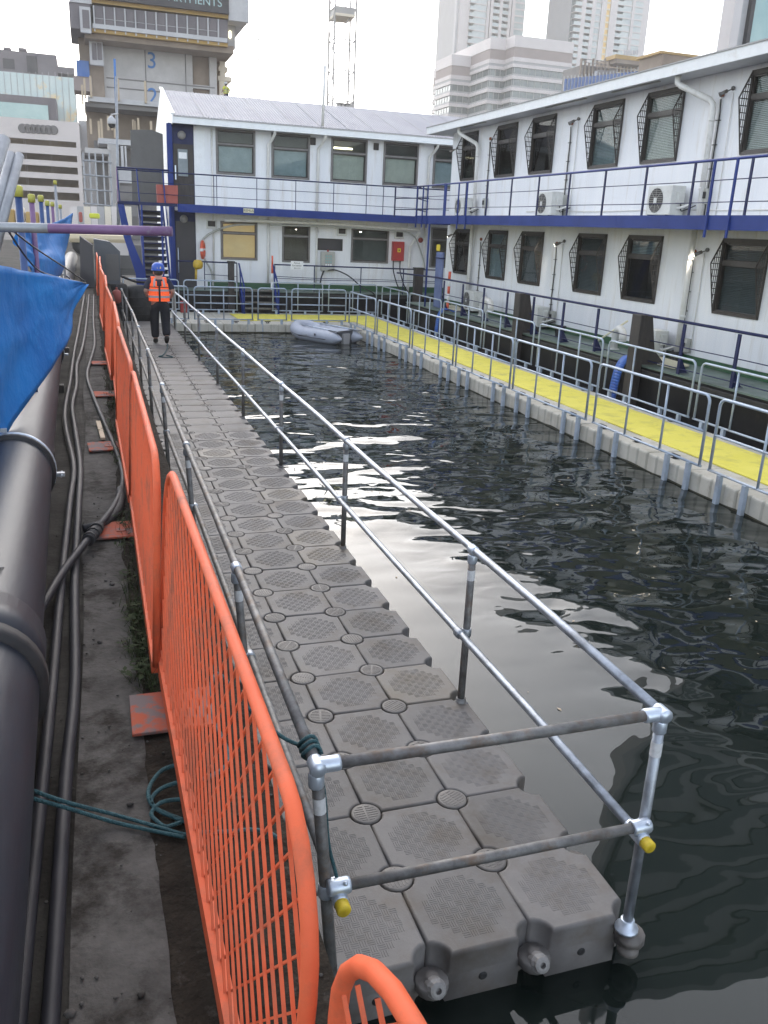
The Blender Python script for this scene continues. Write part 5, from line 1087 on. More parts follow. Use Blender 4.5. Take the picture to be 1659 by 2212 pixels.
# weeds
wd_ = MB(); rnd2 = random.Random(11)
for c_ in range(150):
    y = rnd2.uniform(0.25, 1.1) if c_ < 60 else (rnd2.uniform(1.2, 2.6) if c_ < 85 else rnd2.uniform(3.5, 9.5))
    x = rnd2.gauss(-0.615, 0.03) if c_ < 60 else rnd2.gauss(-0.62, 0.035)
    if x > -0.56 and rnd2.random() < 0.6: x = -0.5+rnd2.uniform(-0.05, 0.1)
    for b_ in range(9):
        a = rnd2.uniform(0, 6.28); l = rnd2.uniform(0.03, 0.11); sp_ = rnd2.uniform(0.2, 0.85); w_ = rnd2.uniform(0.001, 0.0022)
        p = Vector((x+rnd2.gauss(0, 0.02), y+rnd2.gauss(0, 0.03), GZ+0.015)); d = Vector((math.cos(a)*sp_, math.sin(a)*sp_, 1-0.4*sp_)).normalized(); sdir = Vector((-math.sin(a), math.cos(a), 0))*w_
        q1 = p+d*l*0.55; q2 = p+d*l+Vector((math.cos(a), math.sin(a), -0.6))*l*0.25
        wd_.add([p-sdir, p+sdir, q1+sdir*0.8, q1-sdir*0.8, q2], [(0, 1, 2, 3), (3, 2, 4)])
    if c_ % 3 == 0:
        for b_ in range(8):
            p = Vector((x+rnd2.gauss(0, 0.03), y+rnd2.gauss(0, 0.04), GZ+rnd2.uniform(0.02, 0.07))); a = rnd2.uniform(0, 6.28); u = Vector((math.cos(a), math.sin(a), rnd2.uniform(-0.2, 0.4)))*0.016; v_ = Vector((-math.sin(a), math.cos(a), 0.1))*0.009
            wd_.add([p-u, p+v_, p+u, p-v_], [(0, 1, 2, 3)])
o = wd_.build('weeds', 'leaf', kind='stuff'); o['label'] = 'tufts of dark green weeds along the barrier feet'; o['category'] = 'weeds'
# small litter and stones
for i in range(330):
    x = rnd2.uniform(-1.0, -0.64) if i < 150 else rnd2.uniform(-0.66, -0.3); y = rnd2.uniform(-2.2, 3.0); s = rnd2.uniform(0.002, 0.007) if i % 12 else rnd2.uniform(0.007, 0.016)
    if i == 0: stm = MB()
    stm.sphere((x, y, GZ+0.018), (s, s*rnd2.uniform(0.7, 1.3), s*0.6), 6, 4)
o = stm.build('gravel', 'slab_strip', kind='stuff'); o['label'] = 'loose stones scattered on the quay soil'; o['category'] = 'gravel'
# blue sheets
def sheet(label, tl, tr_, bl2, br, name='blue_sheet', amp=0.03, nu=26, nv=20, seed=0):
    def fn(u, v):
        T = None
        def lerp_poly(P, u):
            k = u*(len(P)-1); i = min(int(k), len(P)-2); f = k-i; return P[i].lerp(P[i+1], f)
        a = lerp_poly(tl, u); b2 = lerp_poly(bl2, u); p = a.lerp(b2, v)
        n_ = noise.fractal(Vector((u*3+seed, v*2.2, seed)), 1, 2, 4)
        return p+Vector((amp*n_*1.2+amp*1.6*math.sin(u*11+v*2+seed)*(0.3+v*0.7)*0.5, amp*n_, 0.3*amp*n_))
    return tag(MB().grid(fn, nu, nv).build(name, 'tarp_blue', solid=0.004), label, 'sheet')
sheet('large sagging blue plastic sheet over the scaffold at the left edge, nearest one', [ony(-140, 560, 2.2), ony(0, 574, 3.0), ony(70, 585, 3.6), ony(130, 600, 4.2), ony(186, 612, 4.8)], None, [ony(-140, 1250, 1.9), ony(-5, 985, 2.5), ony(60, 872, 3.1), ony(112, 780, 3.7), ony(150, 716, 4.2), ony(172, 660, 4.6), ony(186, 615, 4.8)], None)
sheet('smaller blue sheet farther along the scaffold behind the purple tube', [ony(30, 496, 5.6), ony(62, 500, 6.6), ony(110, 484, 8.8), ony(156, 460, 12.0)], None, [ony(56, 575, 5.6), ony(70, 600, 6.4), ony(108, 604, 8.0), ony(140, 590, 10.5)], None, amp=0.05, seed=4)
tag(MB().tube(smooth([ony(10, 486, 2.6), ony(60, 560, 3.4), ony(100, 592, 4.0), ony(186, 612, 4.8)], 5), 0.006, 5).build('tie_cord', 'black_cable'), 'thin black cord tying the nearest blue sheet to the scaffold', 'cord')
tag(MB().tube(smooth([ony(10, 484, 2.6), ony(75, 535, 3.6), ony(140, 578, 4.3), ony(184, 608, 4.8)], 5), 0.006, 5).build('tie_cord', 'black_cable'), 'upper thin black cord above the nearest blue sheet', 'cord')
# scaffold tubes
def stube(label, a, b_, m, r=0.0242, cap=None, name='scaffold_tube'):
    t = thing(name, label, 'scaffold tube', tuple(a)); MB().tube([a, a.lerp(b_, 0.5), b_], r, 14, caps=True).build('tube', m, t)
    if cap:
        d = (b_-a).normalized(); MB().tube([b_-d*0.03, b_+d*0.035, b_+d*0.045], [r+0.008, r+0.008, r*0.7], 12).build('cap', cap, t)
    return t
a, b_ = ony(-60, 489, 2.25), ony(372, 500, 2.0)
pt_ = stube('horizontal purple and grey scaffold tube jutting from the left', a, b_, 'tube_purple')
MB().tube([a, a.lerp(b_, 0.38)], 0.0246, 14).build('bare_end', 'tube_grey', pt_)
stube('grey scaffold tube slanting up at the left edge, thickest and darkest', ony(-60, 520, 2.2), ony(8, 300, 2.6), 'tube_grey', 0.034)
stube('grey-blue scaffold tube slanting up at the left edge, middle one', ony(-30, 560, 2.4), ony(24, 332, 2.8), 'tube_grey', 0.0242)
stube('grey scaffold tube slanting up at the left edge, rightmost one', ony(-10, 540, 2.4), ony(42, 335, 2.8), 'tube_grey', 0.0242)
posts = [(40, 508, 415, 4.1, 'tube_blue', 'first blue'), (69, 500, 430, 6.3, 'tube_purple', 'first purple'), (89, 500, 430, 8.5, 'tube_blue', 'second blue'), (103, 498, 440, 11.5, 'tube_blue', 'third blue'), (114, 495, 442, 13.5, 'tube_purple', 'second purple'), (131, 492, 447, 16, 'tube_grey', 'short grey'), (120, 480, 395, 15, 'tube_grey', 'tall grey')]
for (px, p0, p1, y, m, nm) in posts:
    a = ony(px, p0, y); b_ = ony(px-1, p1, y); a.z = GZ; stube(nm+' scaffold upright with a yellow cap standing along the quay at left', Vector((b_.x, y, GZ)), b_, m, 0.0242, 'cap_yellow')
MB2 = None
tag(MB().box((-1.62, 2.75, 2.84), (-1.5, 2.95, 2.98)).build('scaffold_clamp', 'galv_dirty'), 'dark scaffold clamp at the left end of the purple tube', 'clamp')
# far end of the quay
gc = thing('grey_cabinet', 'dark grey metal cabinet with a sloping top at the far end of the quay', 'cabinet', (-0.2, 22.2, GZ))
MB().prism([(-0.62, GZ), (0.0, GZ), (0.03, 2.12), (-0.22, 2.36), (-0.62, 2.42)], 22.0, 22.9, 'y').build('body', 'sheet_grey', gc, bevel=0.01)
MB().box((-0.34, 21.985, GZ+0.1), (-0.02, 21.998, 2.05)).build('door', 'panel_grey', gc)
gc2 = tag(MB().prism([(-1.0, GZ), (-0.66, GZ), (-0.66, 2.3), (-0.95, 2.5)], 20.6, 21.6, 'y').build('site_box', 'bg_dark', bevel=0.01), 'dark upright box left of the grey cabinet', 'box')
for (x, y, rr_, h_, lab) in ((0.60, 25.75, 0.40, 1.02, 'large black rubber fender standing at the end of the grey pontoon'), (0.02, 25.45, 0.30, 1.1, 'black rubber fender between the red buoy and the larger fender')):
    t = thing('rubber_fender', lab, 'fender', (x, y, WZ)); MB().lathe([(rr_*0.6, WZ), (rr_, WZ+0.1), (rr_, h_-0.18), (rr_*0.85, h_-0.05), (rr_*0.4, h_)], c=(x, y, 0), n=20).build('body', 'rubber', t)
    for k in range(3): MB().tube(arc((x, y, 0.15+0.25*k), rr_+0.012, 0, 2*math.pi, 20, (1, 0, 0), (0, 1, 0))[:-1], 0.015, 6, closed=True).build('rope_band', 'rubber', t)
tag(MB().tube(smooth([(-0.3, 24.0, 1.45), (0.1, 24.9, 1.32), (0.5, 25.2, 1.16), (0.9, 25.8, 1.1)], 5), 0.035, 8).build('black_hose', 'hose'), 'black hose draped over the fenders at the end of the pontoon', 'hose')
rbuoy = thing('red_buoy', 'dull red round buoy hanging at the quay edge behind the left handrail', 'buoy', (-0.06, 24.0, 0.6))
MB().sphere((-0.06, 24.0, 0.80), (0.17, 0.17, 0.2), 16, 10).build('ball', 'red_box_dull', rbuoy); MB().tube([(-0.06, 24, 0.97), (-0.06, 24, 1.06)], 0.03, 8).build('eye', 'red_box_dull', rbuoy); MB().tube(smooth([(-0.06, 24, 1.06), (-0.12, 24, 1.2), (-0.3, 24.02, GZ+0.02)], 4), 0.012, 6).build('rope', 'black_cable', rbuoy)
fe = thing('fire_extinguisher_box', 'red box on a stand behind the walking person at the walkway start', 'red box', (1.9, 24.75, 0))
MB().box((1.80, 24.68, 0.30), (2.0, 24.82, 0.64)).build('box', 'red_paint', fe, bevel=0.015); MB().tube([(1.9, 24.76, 0.0), (1.9, 24.76, 0.3)], 0.02, 8).build('stand', 'galv_dirty', fe)
gm_ = thing('green_mesh_gate', 'small green-grey mesh gate at the end of the right handrail', 'gate', (1.52, 23.6, 0))
rg = rectframe(MB(), lambda u, z_, d: Vector((1.52-d, u, z_)), 23.2, 24.2, 0.05, 1.1, 0.03, -0.015, 0.015); rg.build('frame', 'box_grey', gm_)
m = MB()
for k in range(1, 14): m.bar((1.52, 23.2+k*0.07, 0.08), (1.52, 23.2+k*0.07, 1.07), 0.004, 0.004)
for k in range(1, 14): m.bar((1.52, 23.22, 0.08+k*0.07), (1.52, 24.18, 0.08+k*0.07), 0.004, 0.004)
m.build('mesh', 'box_grey', gm_)
vn = thing('site_vehicle', 'cream bodied site vehicle parked behind the grey cabinet', 'vehicle', tuple(Vector((0.0, 40, GZ))))
a = ony(222, 508, 40); b_ = ony(292, 575, 40)
MB().box((a.x-1.5, 40, GZ+0.5), (b_.x-0.15, 42, a.z+0.05)).build('body', 'van_cream', vn, bevel=0.2)
c1 = ony(240, 524, 40); c2 = ony(278, 552, 40); MB().box((c1.x, 39.97, c2.z), (c2.x, 39.995, c1.z)).build('side_window', 'bg_beige', vn, bevel=0.004)
for x in (a.x-0.9, b_.x-0.9): MB().lathe([(0.0, -0.15), (0.42, -0.15), (0.45, -0.1), (0.45, 0.1), (0.42, 0.15), (0, 0.15)], c=(x, 40.25, GZ+0.45), n=18, M=Matrix.Rotation(R(90), 4, 'X')).build('wheel', 'rubber', vn)
# CCTV / lamp column
cp = thing('lamp_column', 'slim grey post with a dome camera rising beside the far houseboat landing', 'post', (0, 0, 0))
a = ony(253, 470, 45); b_ = ony(251, 165, 45); cp.location = (a.x, 45, GZ)
MB().tube([(a.x, 45, GZ), (b_.x, 45, b_.z)], [0.09, 0.06], 10).build('column', 'tube_grey', cp)
c1 = ony(241, 262, 44.6); MB().tube([(b_.x, 45, c1.z+0.4), (c1.x, 44.6, c1.z+0.3)], 0.035, 6).build('arm', 'bg_white', cp)
MB().lathe([(0.05, 0.35), (0.18, 0.2), (0.2, 0.0), (0.19, -0.02)], c=(c1.x, 44.6, c1.z-0.1), n=14).build('camera_housing', 'bg_white', cp); MB().sphere((c1.x, 44.6, c1.z-0.14), 0.17, 12, 8).build('camera_dome', 'rubber', cp)

# flecks floating on the water
fl_ = MB(); rf = random.Random(5)
for i in range(70):
    x = rf.uniform(1.9, 6.5); y = rf.uniform(-0.5, 9) if i < 50 else rf.uniform(9, 20); a = rf.uniform(0, 6.28); l = rf.uniform(0.008, 0.028); w_ = l*rf.uniform(0.3, 0.7); u = Vector((math.cos(a), math.sin(a), 0)); n_ = Vector((-math.sin(a), math.cos(a), 0)); c = Vector((x, y, WZ+0.004))
    fl_.add([c-u*l, c+n_*w_+Vector((0, 0, 0.003)), c+u*l, c-n_*w_+Vector((0, 0, 0.002))], [(0, 1, 2, 3)])
o = fl_.build('floating_debris', 'bg_timber', kind='stuff'); o['label'] = 'small pale flecks and leaves floating on the dark water'; o['category'] = 'debris'
# ================================================================ BACKGROUND
KT = 800/1659*0.67770
def TB(x, y, yp): return ony(x*KT, y*KT, yp)
def rectbox(m, x0, y0, x1, y1, yp, dep, S_=TB):      # photo rect -> upright box with its front in plane y = yp
    a = S_(x0, (y0+y1)/2, yp); b2 = S_(x1, (y0+y1)/2, yp); t = S_((x0+x1)/2, y0, yp); u = S_((x0+x1)/2, y1, yp)
    return m.box((a.x, yp, u.z), (b2.x, yp+dep, t.z))
# ---- tower under construction
TY = 80
tw = thing('tower_under_construction', 'concrete tower under construction with blue level numbers, behind the far houseboat', 'building', (TB(1050, 600, TY).x, TY+6, 1.25))
a = TB(680, 400, TY).x; b2 = TB(1432, 400, TY).x; zt = TB(1050, 225, TY).z
def rct(x0, y0, x1, y1, yp): 
    p = TB(x0, y1, yp); q = TB(x1, y0, yp); return (p.x, q.x, p.z, q.z)
PT = lambda u, z, d: Vector((u, TY-d, z))
ops = [rct(1275, 352, 1383, 558, TY), rct(1275, 592, 1385, 662, TY)]
ops[1] = (ops[0][0], ops[0][1], ops[1][2], ops[1][3])
wall_open(PT, a, b2, 1.25, zt, ops, depth=0.5).build('core_wall', 'bg_concrete', tw)
MB().box((a, TY+0.5, 1.25), (ops[0][0]+1.6, TY+10, zt)).build('core_side', 'bg_brown', tw)
MB().box((ops[0][1]-3.3, TY+7, 1.25), (b2, TY+10, zt)).build('core_back', 'bg_brown', tw)
for (xx) in (960, 1225):
    p = TB(xx, 400, TY); MB().box((p.x-0.04, TY-0.04, 1.3), (p.x+0.04, TY-0.001, zt-0.5)).build('form_joint', 'bg_concrete_dark', tw)
for (yy_) in (545, 605): 
    p = TB(1050, yy_, TY); MB().box((a+0.2, TY-0.035, p.z-0.07), (b2-0.2, TY-0.001, p.z+0.03)).build('pour_joint', 'bg_concrete_dark', tw)
for (xx, yy_, n_) in ((1003, 405, '3'), (1010, 640, '2')):
    p = TB(xx, yy_, TY-0.06); text(n_, 1.75, 'bg_blue', (p.x, TY-0.06, p.z), (R(90), 0, 0), tw, name='level_number', extrude=0.02)
# jump form and screens above
UY = TY-3
m = MB(); rectbox(m, 600, 60, 1505, 250, UY+0.6, 9); m.build('upper_floor', 'bg_concrete_dark', tw)
for i in range(13):
    xx = 622+i*68.5; yy_ = 40+i*7.5
    m = MB(); rectbox(m, xx+6, yy_, xx+62, yy_+150, UY, 0.3); m.build('screen_glass', 'bg_plant_dark', tw)
    m = MB(); rectbox(m, xx-4, yy_-5, xx+5, yy_+165, UY-0.15, 0.25); m.build('screen_mullion', 'bg_white', tw)
    if i < 12:
        m = MB(); rectbox(m, xx+6, yy_+80, xx+62, yy_+84, UY-0.05, 0.1); m.build('screen_rail', 'bg_grey_band', tw)
def beam(name, mt, p, q, h, dep, yp):
    A_ = TB(*p, yp); B_ = TB(*q, yp); zz = (A_.z+B_.z)/2; hh_ = h*0.0148*(yp/80)
    MB().box((A_.x, yp, zz-hh_), (B_.x, yp+dep, zz+hh_)).build(name, mt, tw)
beam('slab_edge', 'bg_white', (612, 168), (1503, 268), 11, 7, UY-0.25)
beam('yellow_formwork', 'bg_yellow', (608, 200), (1505, 296), 9, 7, UY-0.05)
beam('yellow_formwork', 'bg_yellow', (600, 5), (1512, 100), 13, 6, UY-0.1)
beam('soffit_table', 'bg_brown', (560, 232), (1545, 322), 20, 9, UY+0.4)
bb = MB(); rectbox(bb, 585, -230, 1512, 36, UY-0.6, 0.3); bo = bb.build('banner', 'bg_dark', tw)
p = TB(1300, 2, UY-0.63); text('APARTMENTS', 0.85, 'bg_glass_teal', (p.x-0.6, UY-0.63, p.z), (R(90), 0, 0), bo, extrude=0.01)
m = MB(); rectbox(m, 1512, -230, 1640, 140, UY-0.4, 7); m.build('screen_panel', 'bg_white', tw)
m = MB(); rectbox(m, 458, 18, 600, 190, UY-0.2, 7); m.build('screen_panel', 'bg_plant_dark', tw)
m = MB(); rectbox(m, 456, -30, 604, 18, UY-0.3, 7); m.build('screen_panel', 'bg_white', tw)
m = MB(); rectbox(m, 528, 45, 600, 215, UY-0.5, 0.4); q = m.build('side_bay', 'bg_white', tw); m = MB(); rectbox(m, 545, 65, 590, 185, UY-0.56, 0.05); m.build('side_bay_pane', 'bg_plant_dark', q)
m = MB(); rectbox(m, 592, 250, 682, 430, UY+1.5, 0.4); q = m.build('side_bay', 'bg_white', tw)
for k in range(2): m = MB(); rectbox(m, 608+36*k, 285, 638+36*k, 395, UY+1.44, 0.05); m.build('side_bay_pane', 'bg_plant_dark', q)
m = MB(); rectbox(m, 520, 215, 612, 420, TY+0.5, 6); m.build('left_floor', 'bg_brown', tw)
m = MB(); rectbox(m, 595, 432, 690, 660, TY-0.3, 4); m.build('timber_lining', 'bg_brown', tw)
m = MB(); rectbox(m, 505, 400, 590, 505, TY-0.5, 3); m.build('blue_screen', 'bg_net_blue', tw)
m = MB(); rectbox(m, 488, 505, 610, 600, TY-0.4, 3); m.build('brown_screen', 'bg_brown_band', tw)
for (x0, y0, x1, y1) in ((1440, 330, 1500, 385), (1445, 440, 1505, 470), (1440, 505, 1530, 535), (1452, 380, 1490, 440), (1450, 535, 1485, 690), (1455, 470, 1490, 505)):
    m = MB(); rectbox(m, x0, y0, x1, y1, TY+1.5, 3); m.build('right_balcony', 'bg_cream', tw)
m = MB(); rectbox(m, 1500, 145, 1555, 320, UY+1.5, 4); m.build('right_floor', 'bg_grey_band', tw)
m = MB(); rectbox(m, 1515, 205, 1527, 250, UY+1.4, 0.1); m.build('lit_opening', 'tube_lamp', tw)
# lower storeys in front of the core
LY = TY-6
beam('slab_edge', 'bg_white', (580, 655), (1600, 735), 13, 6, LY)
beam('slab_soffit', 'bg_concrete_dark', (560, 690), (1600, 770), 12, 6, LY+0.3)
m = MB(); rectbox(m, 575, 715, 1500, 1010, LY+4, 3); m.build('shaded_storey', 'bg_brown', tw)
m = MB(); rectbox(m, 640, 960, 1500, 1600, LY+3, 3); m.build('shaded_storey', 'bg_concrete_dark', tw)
for (xx, y0, y1) in ((600, 500, 640), (560, 515, 650), (545, 560, 690), (782, 520, 665), (962, 535, 680)):
    m = MB(); rectbox(m, xx-7, y0, xx+7, y1, LY-0.3, 0.3); m.build('timber_post', 'bg_timber', tw)
for (xx, y0, y1) in ((600, 785, 885), (655, 800, 930), (672, 785, 930), (715, 765, 860), (740, 760, 860), (760, 850, 910), (882, 790, 865), (915, 780, 870), (890, 800, 870), (1000, 800, 880)):
    m = MB(); rectbox(m, xx-7, y0, xx+7, y1, LY-0.6, 0.25); m.build('timber_prop', 'bg_timber', tw)
beam('slab_edge', 'bg_white', (650, 925), (900, 950), 14, 5, LY-1)
beam('slab_edge', 'bg_concrete', (560, 985), (725, 1010), 14, 5, LY-1.5)
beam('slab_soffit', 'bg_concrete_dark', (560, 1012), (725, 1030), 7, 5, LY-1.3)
m = MB(); rectbox(m, 722, 955, 786, 1420, LY-1.2, 1.5); m.build('column', 'bg_concrete', tw)
for (x0, y0, x1, y1) in ((800, 965, 818, 1110), (826, 965, 838, 1110)): m = MB(); rectbox(m, x0, y0, x1, y1, LY-1.1, 0.4); m.build('white_column', 'bg_white', tw)
for xx in (600, 640, 690, 735, 560): m = MB(); rectbox(m, xx-5, 1010, xx+5, 1420, LY-2.5, 0.3); m.build('scaffold_pole', 'tube_grey', tw)
for k in range(4): 
    p = TB(550, 1060+k*95, LY-2.5); q = TB(740, 1075+k*95, LY-2.5); MB().tube([p, q], 0.07, 6).build('scaffold_ledger', 'tube_grey', tw)
for k in range(3): p = TB(840, 1165+k*110, LY-1.4); MB().box((p.x-0.6, LY-1.4, p.z-0.5), (p.x+1.2, LY-0.9, p.z+0.5)).build('white_screen', 'bg_white' if k == 0 else 'bg_concrete_dark', tw)
p = TB(760, 195+190, 60); q = TB(758, 560, 60); MB().tube([TB(757, 390, 60), TB(768, 700, 60)], 0.08, 6).build('blue_pole', 'bg_blue', tw)
p = ony(497, 217, 72); person('distant worker in a yellow hi-vis jacket standing on the slab above the corrugated roof', (p.x, 74, TB(1450, 705, 74).z), 0.4, 1.0, 'hiviz_yellow', 'hiviz_yellow', 'navy_cloth', 'bg_white')
# ---- site clutter hoarding at the foot of the tower
sh = thing('site_hoarding', 'pale site hoarding and stacked materials at the foot of the tower', 'hoarding', (-6, 66, 1.25))
for k in range(9):
    m = MB(); rectbox(m, 470+k*45, 1365, 512+k*45, 1560, 66, 0.15); m.build('panel', ('bg_beige', 'bg_grey_band', 'bg_cream')[k % 3], sh)
for (x0, y0, x1, y1, mt) in ((30, 1380, 95, 1480, 'bg_yellow'), (110, 1370, 160, 1470, 'bg_cream'), (170, 1400, 255, 1490, 'bg_yellow'), (590, 1410, 660, 1445, 'hiviz_yellow'), (520, 1400, 545, 1470, 'red_box_dull'), (270, 1390, 330, 1480, 'bg_beige'), (0, 1400, 40, 1500, 'bg_brown')):
    m = MB(); rectbox(m, x0, y0, x1, y1, 62, 1.2); m.build('material_stack', mt, sh, bevel=0.1)
# ---- beige multi-storey car park
CY = 110
cpk = thing('car_park', 'beige multi-storey car park with rows of open decks, left of the tower', 'building', (TB(300, 1100, CY).x, CY+8, 1.25))
PC = lambda u, z, d: Vector((u, CY-d, z))
ops = []
for (yy_, h_) in ((928, 38), (1020, 42), (1098, 46), (1182, 50), (1268, 52)):
    zc_ = TB(340, yy_, CY).z; z2 = TB(340, yy_+h_, CY).z
    for (xa, xb) in ((70, 165), (182, 335), (352, 502)):
        p0 = TB(xa, yy_, CY).x; p1 = TB(xb, yy_, CY).x; ops.append((p0, p1, z2, zc_))
xs0 = sorted(set(round(o[0], 2) for o in ops)); 
ops = [(min(o2[0] for o2 in ops if abs(o2[0]-o[0]) < 0.6), max(o2[1] for o2 in ops if abs(o2[1]-o[1]) < 0.6), o[2], o[3]) for o in ops]
wall_open(PC, TB(-300, 1100, CY).x, TB(540, 1100, CY).x, 1.25, TB(300, 800, CY).z, ops, depth=0.6).build('facade', 'bg_beige', cpk)
m = MB().box((TB(-300, 1000, CY).x, CY+6, 1.25), (TB(540, 1000, CY).x, CY+14, TB(300, 800, CY).z-0.2)); m.build('deck_interior', 'bg_timber', cpk)
for yy_ in (965, 1062, 1144, 1230, 1318):
    z_ = TB(340, yy_, CY).z; MB().box((TB(-300, 1000, CY).x, CY+0.61, z_-0.3), (TB(540, 1000, CY).x, CY+6, z_)).build('deck', 'bg_concrete', cpk)
MB().box((TB(-300, 1000, CY).x, CY+0.01, TB(300, 800, CY).z), (TB(540, 1000, CY).x, CY+14, TB(300, 792, CY).z)).build('roof', 'bg_beige', cpk)
for k in range(7):
    p = TB(150+34*k, 848+2*k, CY-0.05); MB().lathe([(0.5, 0), (0.5, 0.06), (0.35, 0.02), (0, 0.02)], c=(p.x, CY, p.z), n=14, M=Matrix.Rotation(R(90), 4, 'X'), ends=False).build('round_vent', 'bg_concrete_dark', cpk)
m = MB(); rectbox(m, 540, 800, 640, 1500, CY+3, 10); m.build('stair_tower', 'bg_grey_band', cpk)
# ---- dark-topped glass office behind it
GY = 150
go = thing('glass_office', 'pale glass office block with a dark rooftop plant level, top left', 'building', (TB(200, 600, GY).x, GY+10, 1.25))
m = MB(); rectbox(m, -400, 475, 520, 1300, GY, 25); m.build('facade', 'bg_glass_pale', go)
for k in range(22):
    m = MB(); rectbox(m, -380+k*42, 478, -377+k*42, 900, GY-0.12, 0.1); m.build('mullion', 'bg_grey_band', go)
m = MB(); rectbox(m, -400, 325, 375, 482, GY+2, 20); m.build('plant_level', 'bg_plant_dark', go)
m = MB(); rectbox(m, 375, 443, 492, 486, GY+2, 20); m.build('plant_level', 'bg_plant_dark', go)
m = MB(); rectbox(m, 20, 388, 95, 455, GY+1.9, 0.1); m.build('plant_louvre', 'bg_dark', go); m = MB(); rectbox(m, 178, 370, 245, 480, GY+1.8, 0.2); m.build('plant_louvre', 'bg_dark', go)
m = MB(); rectbox(m, 120, 316, 172, 330, GY+4, 6); m.build('roof_unit', 'bg_plant_dark', go); m = MB(); rectbox(m, 20, 312, 70, 326, GY+4, 6); m.build('roof_unit', 'bg_plant_dark', go)
m = MB(); rectbox(m, -400, 618, 372, 800, GY-8, 7.8); m.build('dark_frame', 'bg_plant_dark', go); m = MB(); rectbox(m, -400, 668, 318, 782, GY-8.2, 0.15); m.build('teal_glazing', 'bg_glass_teal', go)
# ---- tower cranes
def mast(name, label, x, y, wd, z1, ph, sign=False):
    t = thing(name, label, 'crane', (x, y, 1.25)); m = MB()
    h = wd/2; cs = [(x-h, y-h), (x+h, y-h), (x+h, y+h), (x-h, y+h)]
    for (cx, cy) in cs: MB().bar((cx, cy, 1.25), (cx, cy, z1), wd*0.07).build('leg', 'crane_white', t)
    z_ = 1.25
    while z_ < z1:
        m = MB()
        for k in range(4):
            a_, b3 = cs[k], cs[(k+1) % 4]; m.bar((*a_, z_), (*b3, z_), wd*0.04); m.bar((*a_, z_), (*b3, z_+ph), wd*0.035)
        m.build('lattice_bay', 'crane_white', t); z_ += ph
    return t
p = ony(547, 120, 200); mast('tower_crane', 'slender pale lattice crane mast beside the tower, fading into the sky', p.x, 200, 2.5, ony(547, -60, 200).z, 3.9)
p = ony(738, 120, 95); c3 = mast('tower_crane', 'white lattice crane mast with a TC 3 sign above the corrugated roof', p.x, 95, 2.3, ony(738, -60, 95).z, 2.9)
a = ony(726, 12, 93.5); b2 = ony(767, 32, 93.5); MB().box((a.x, 93.5, b2.z), (b2.x, 96.5, a.z)).build('platform', 'crane_white', c3); MB().box((a.x, 93.45, b2.z-0.25), (b2.x, 96.5, b2.z-0.002)).build('platform_base', 'bg_cream', c3)
a = ony(727, 221, 93.2); b2 = ony(762, 268, 93.2); sp_ = MB().box((a.x, 93.2, b2.z), (b2.x, 93.35, a.z)).build('sign_panel', 'crane_white', c3)
p = ony(744, 231, 93.1); text('TC', 0.95, 'bg_dark', (p.x, 93.12, p.z), (R(90), 0, 0), sp_, extrude=0.01); p = ony(742, 243, 93.1); text('3', 0.85, 'bg_dark', (p.x, 93.12, p.z), (R(90), 0, 0), sp_, extrude=0.01)
# ---- striped stepped office
KS = 400/1659*0.67770
def SP(x, y, yp): return ony(1350*0.67770+x*KS, y*KS, yp)
so_ = None
yR = 230.0
pR = SP(1215, 460, yR); xR = pR.x
def backy(px, py, x): return onx(1350*0.67770+px*KS, py*KS, x).y
yM = backy(1098, 510, xR); pM = SP(893, 490, yM); xM = pM.x; yL = backy(628, 735, xM); xL = SP(378, 715, yL).x; yZ = backy(165, 830, xL)
xE = SP(1990, 600, yR).x
so_ = thing('striped_office', 'stepped office block banded in cream stone, brown and dark glass, behind the right houseboat', 'building', (xM, yM, 1.25))
blocks = [(xL, xM+2, yL, yZ, 0.0), (xM, xR+2, yM, yM+40, 0.0), (xR, xE, yR, yR+60, 0.0)]
def zl(py): return SP(1215, py, yR).z
zR = [zl(v) for v in (460, 615, 750, 805, 840, 885)]
zLtop = SP(378, 715, yL).z
per = zl(885)-zl(1043)
for bi, (x0, x1, ya, yb, _) in enumerate(blocks):
    dz = 0.0 if bi else zLtop-zR[0]
    if bi == 1: dz = SP(893, 490, yM).z-zR[0]
    bands = [(0, 1, 'bg_granite', 0.0), (1, 2, 'bg_brown_band', 0.15), (2, 3, 'bg_granite', 0.0), (3, 4, 'bg_grey_band', 0.1), (4, 5, 'bg_granite', 0.0)]
    for (i, j, mt, ins) in bands: MB().box((x0+ins, ya+ins, zR[j]+dz), (x1, yb, zR[i]+dz-0.001)).build('stone_band', mt, so_)
    z_ = zR[5]+dz; k = 0
    while z_ > 3:
        g0 = z_-per*0.56; MB().box((x0+0.4, ya+0.4, g0), (x1, yb, z_)).build('window_band', 'bg_glass', so_)
        MB().box((x0+0.1, ya+0.1, g0-per*0.15), (x1, yb, g0-0.001)).build('stone_band', 'bg_grey_band', so_)
        MB().box((x0, ya, z_-per), (x1, yb, g0-per*0.15-0.001)).build('stone_band', 'bg_granite', so_)
        if k < 5:
            n_ = max(4, int((x1-x0)/2.2))
            for q in range(n_): xq = x0+0.6+(x1-x0-0.6)*q/n_; MB().box((xq, ya+0.30, g0+0.02), (xq+0.12, ya+0.39, z_-0.02)).build('mullion', 'bg_grey_band', so_)
            for q in range(6): yq = ya+0.6+(min(yb, ya+24)-ya)*q/6; MB().box((x0+0.30, yq, g0+0.02), (x0+0.39, yq+0.12, z_-0.02)).build('mullion', 'bg_grey_band', so_)
        z_ -= per; k += 1
        if k > 14: break
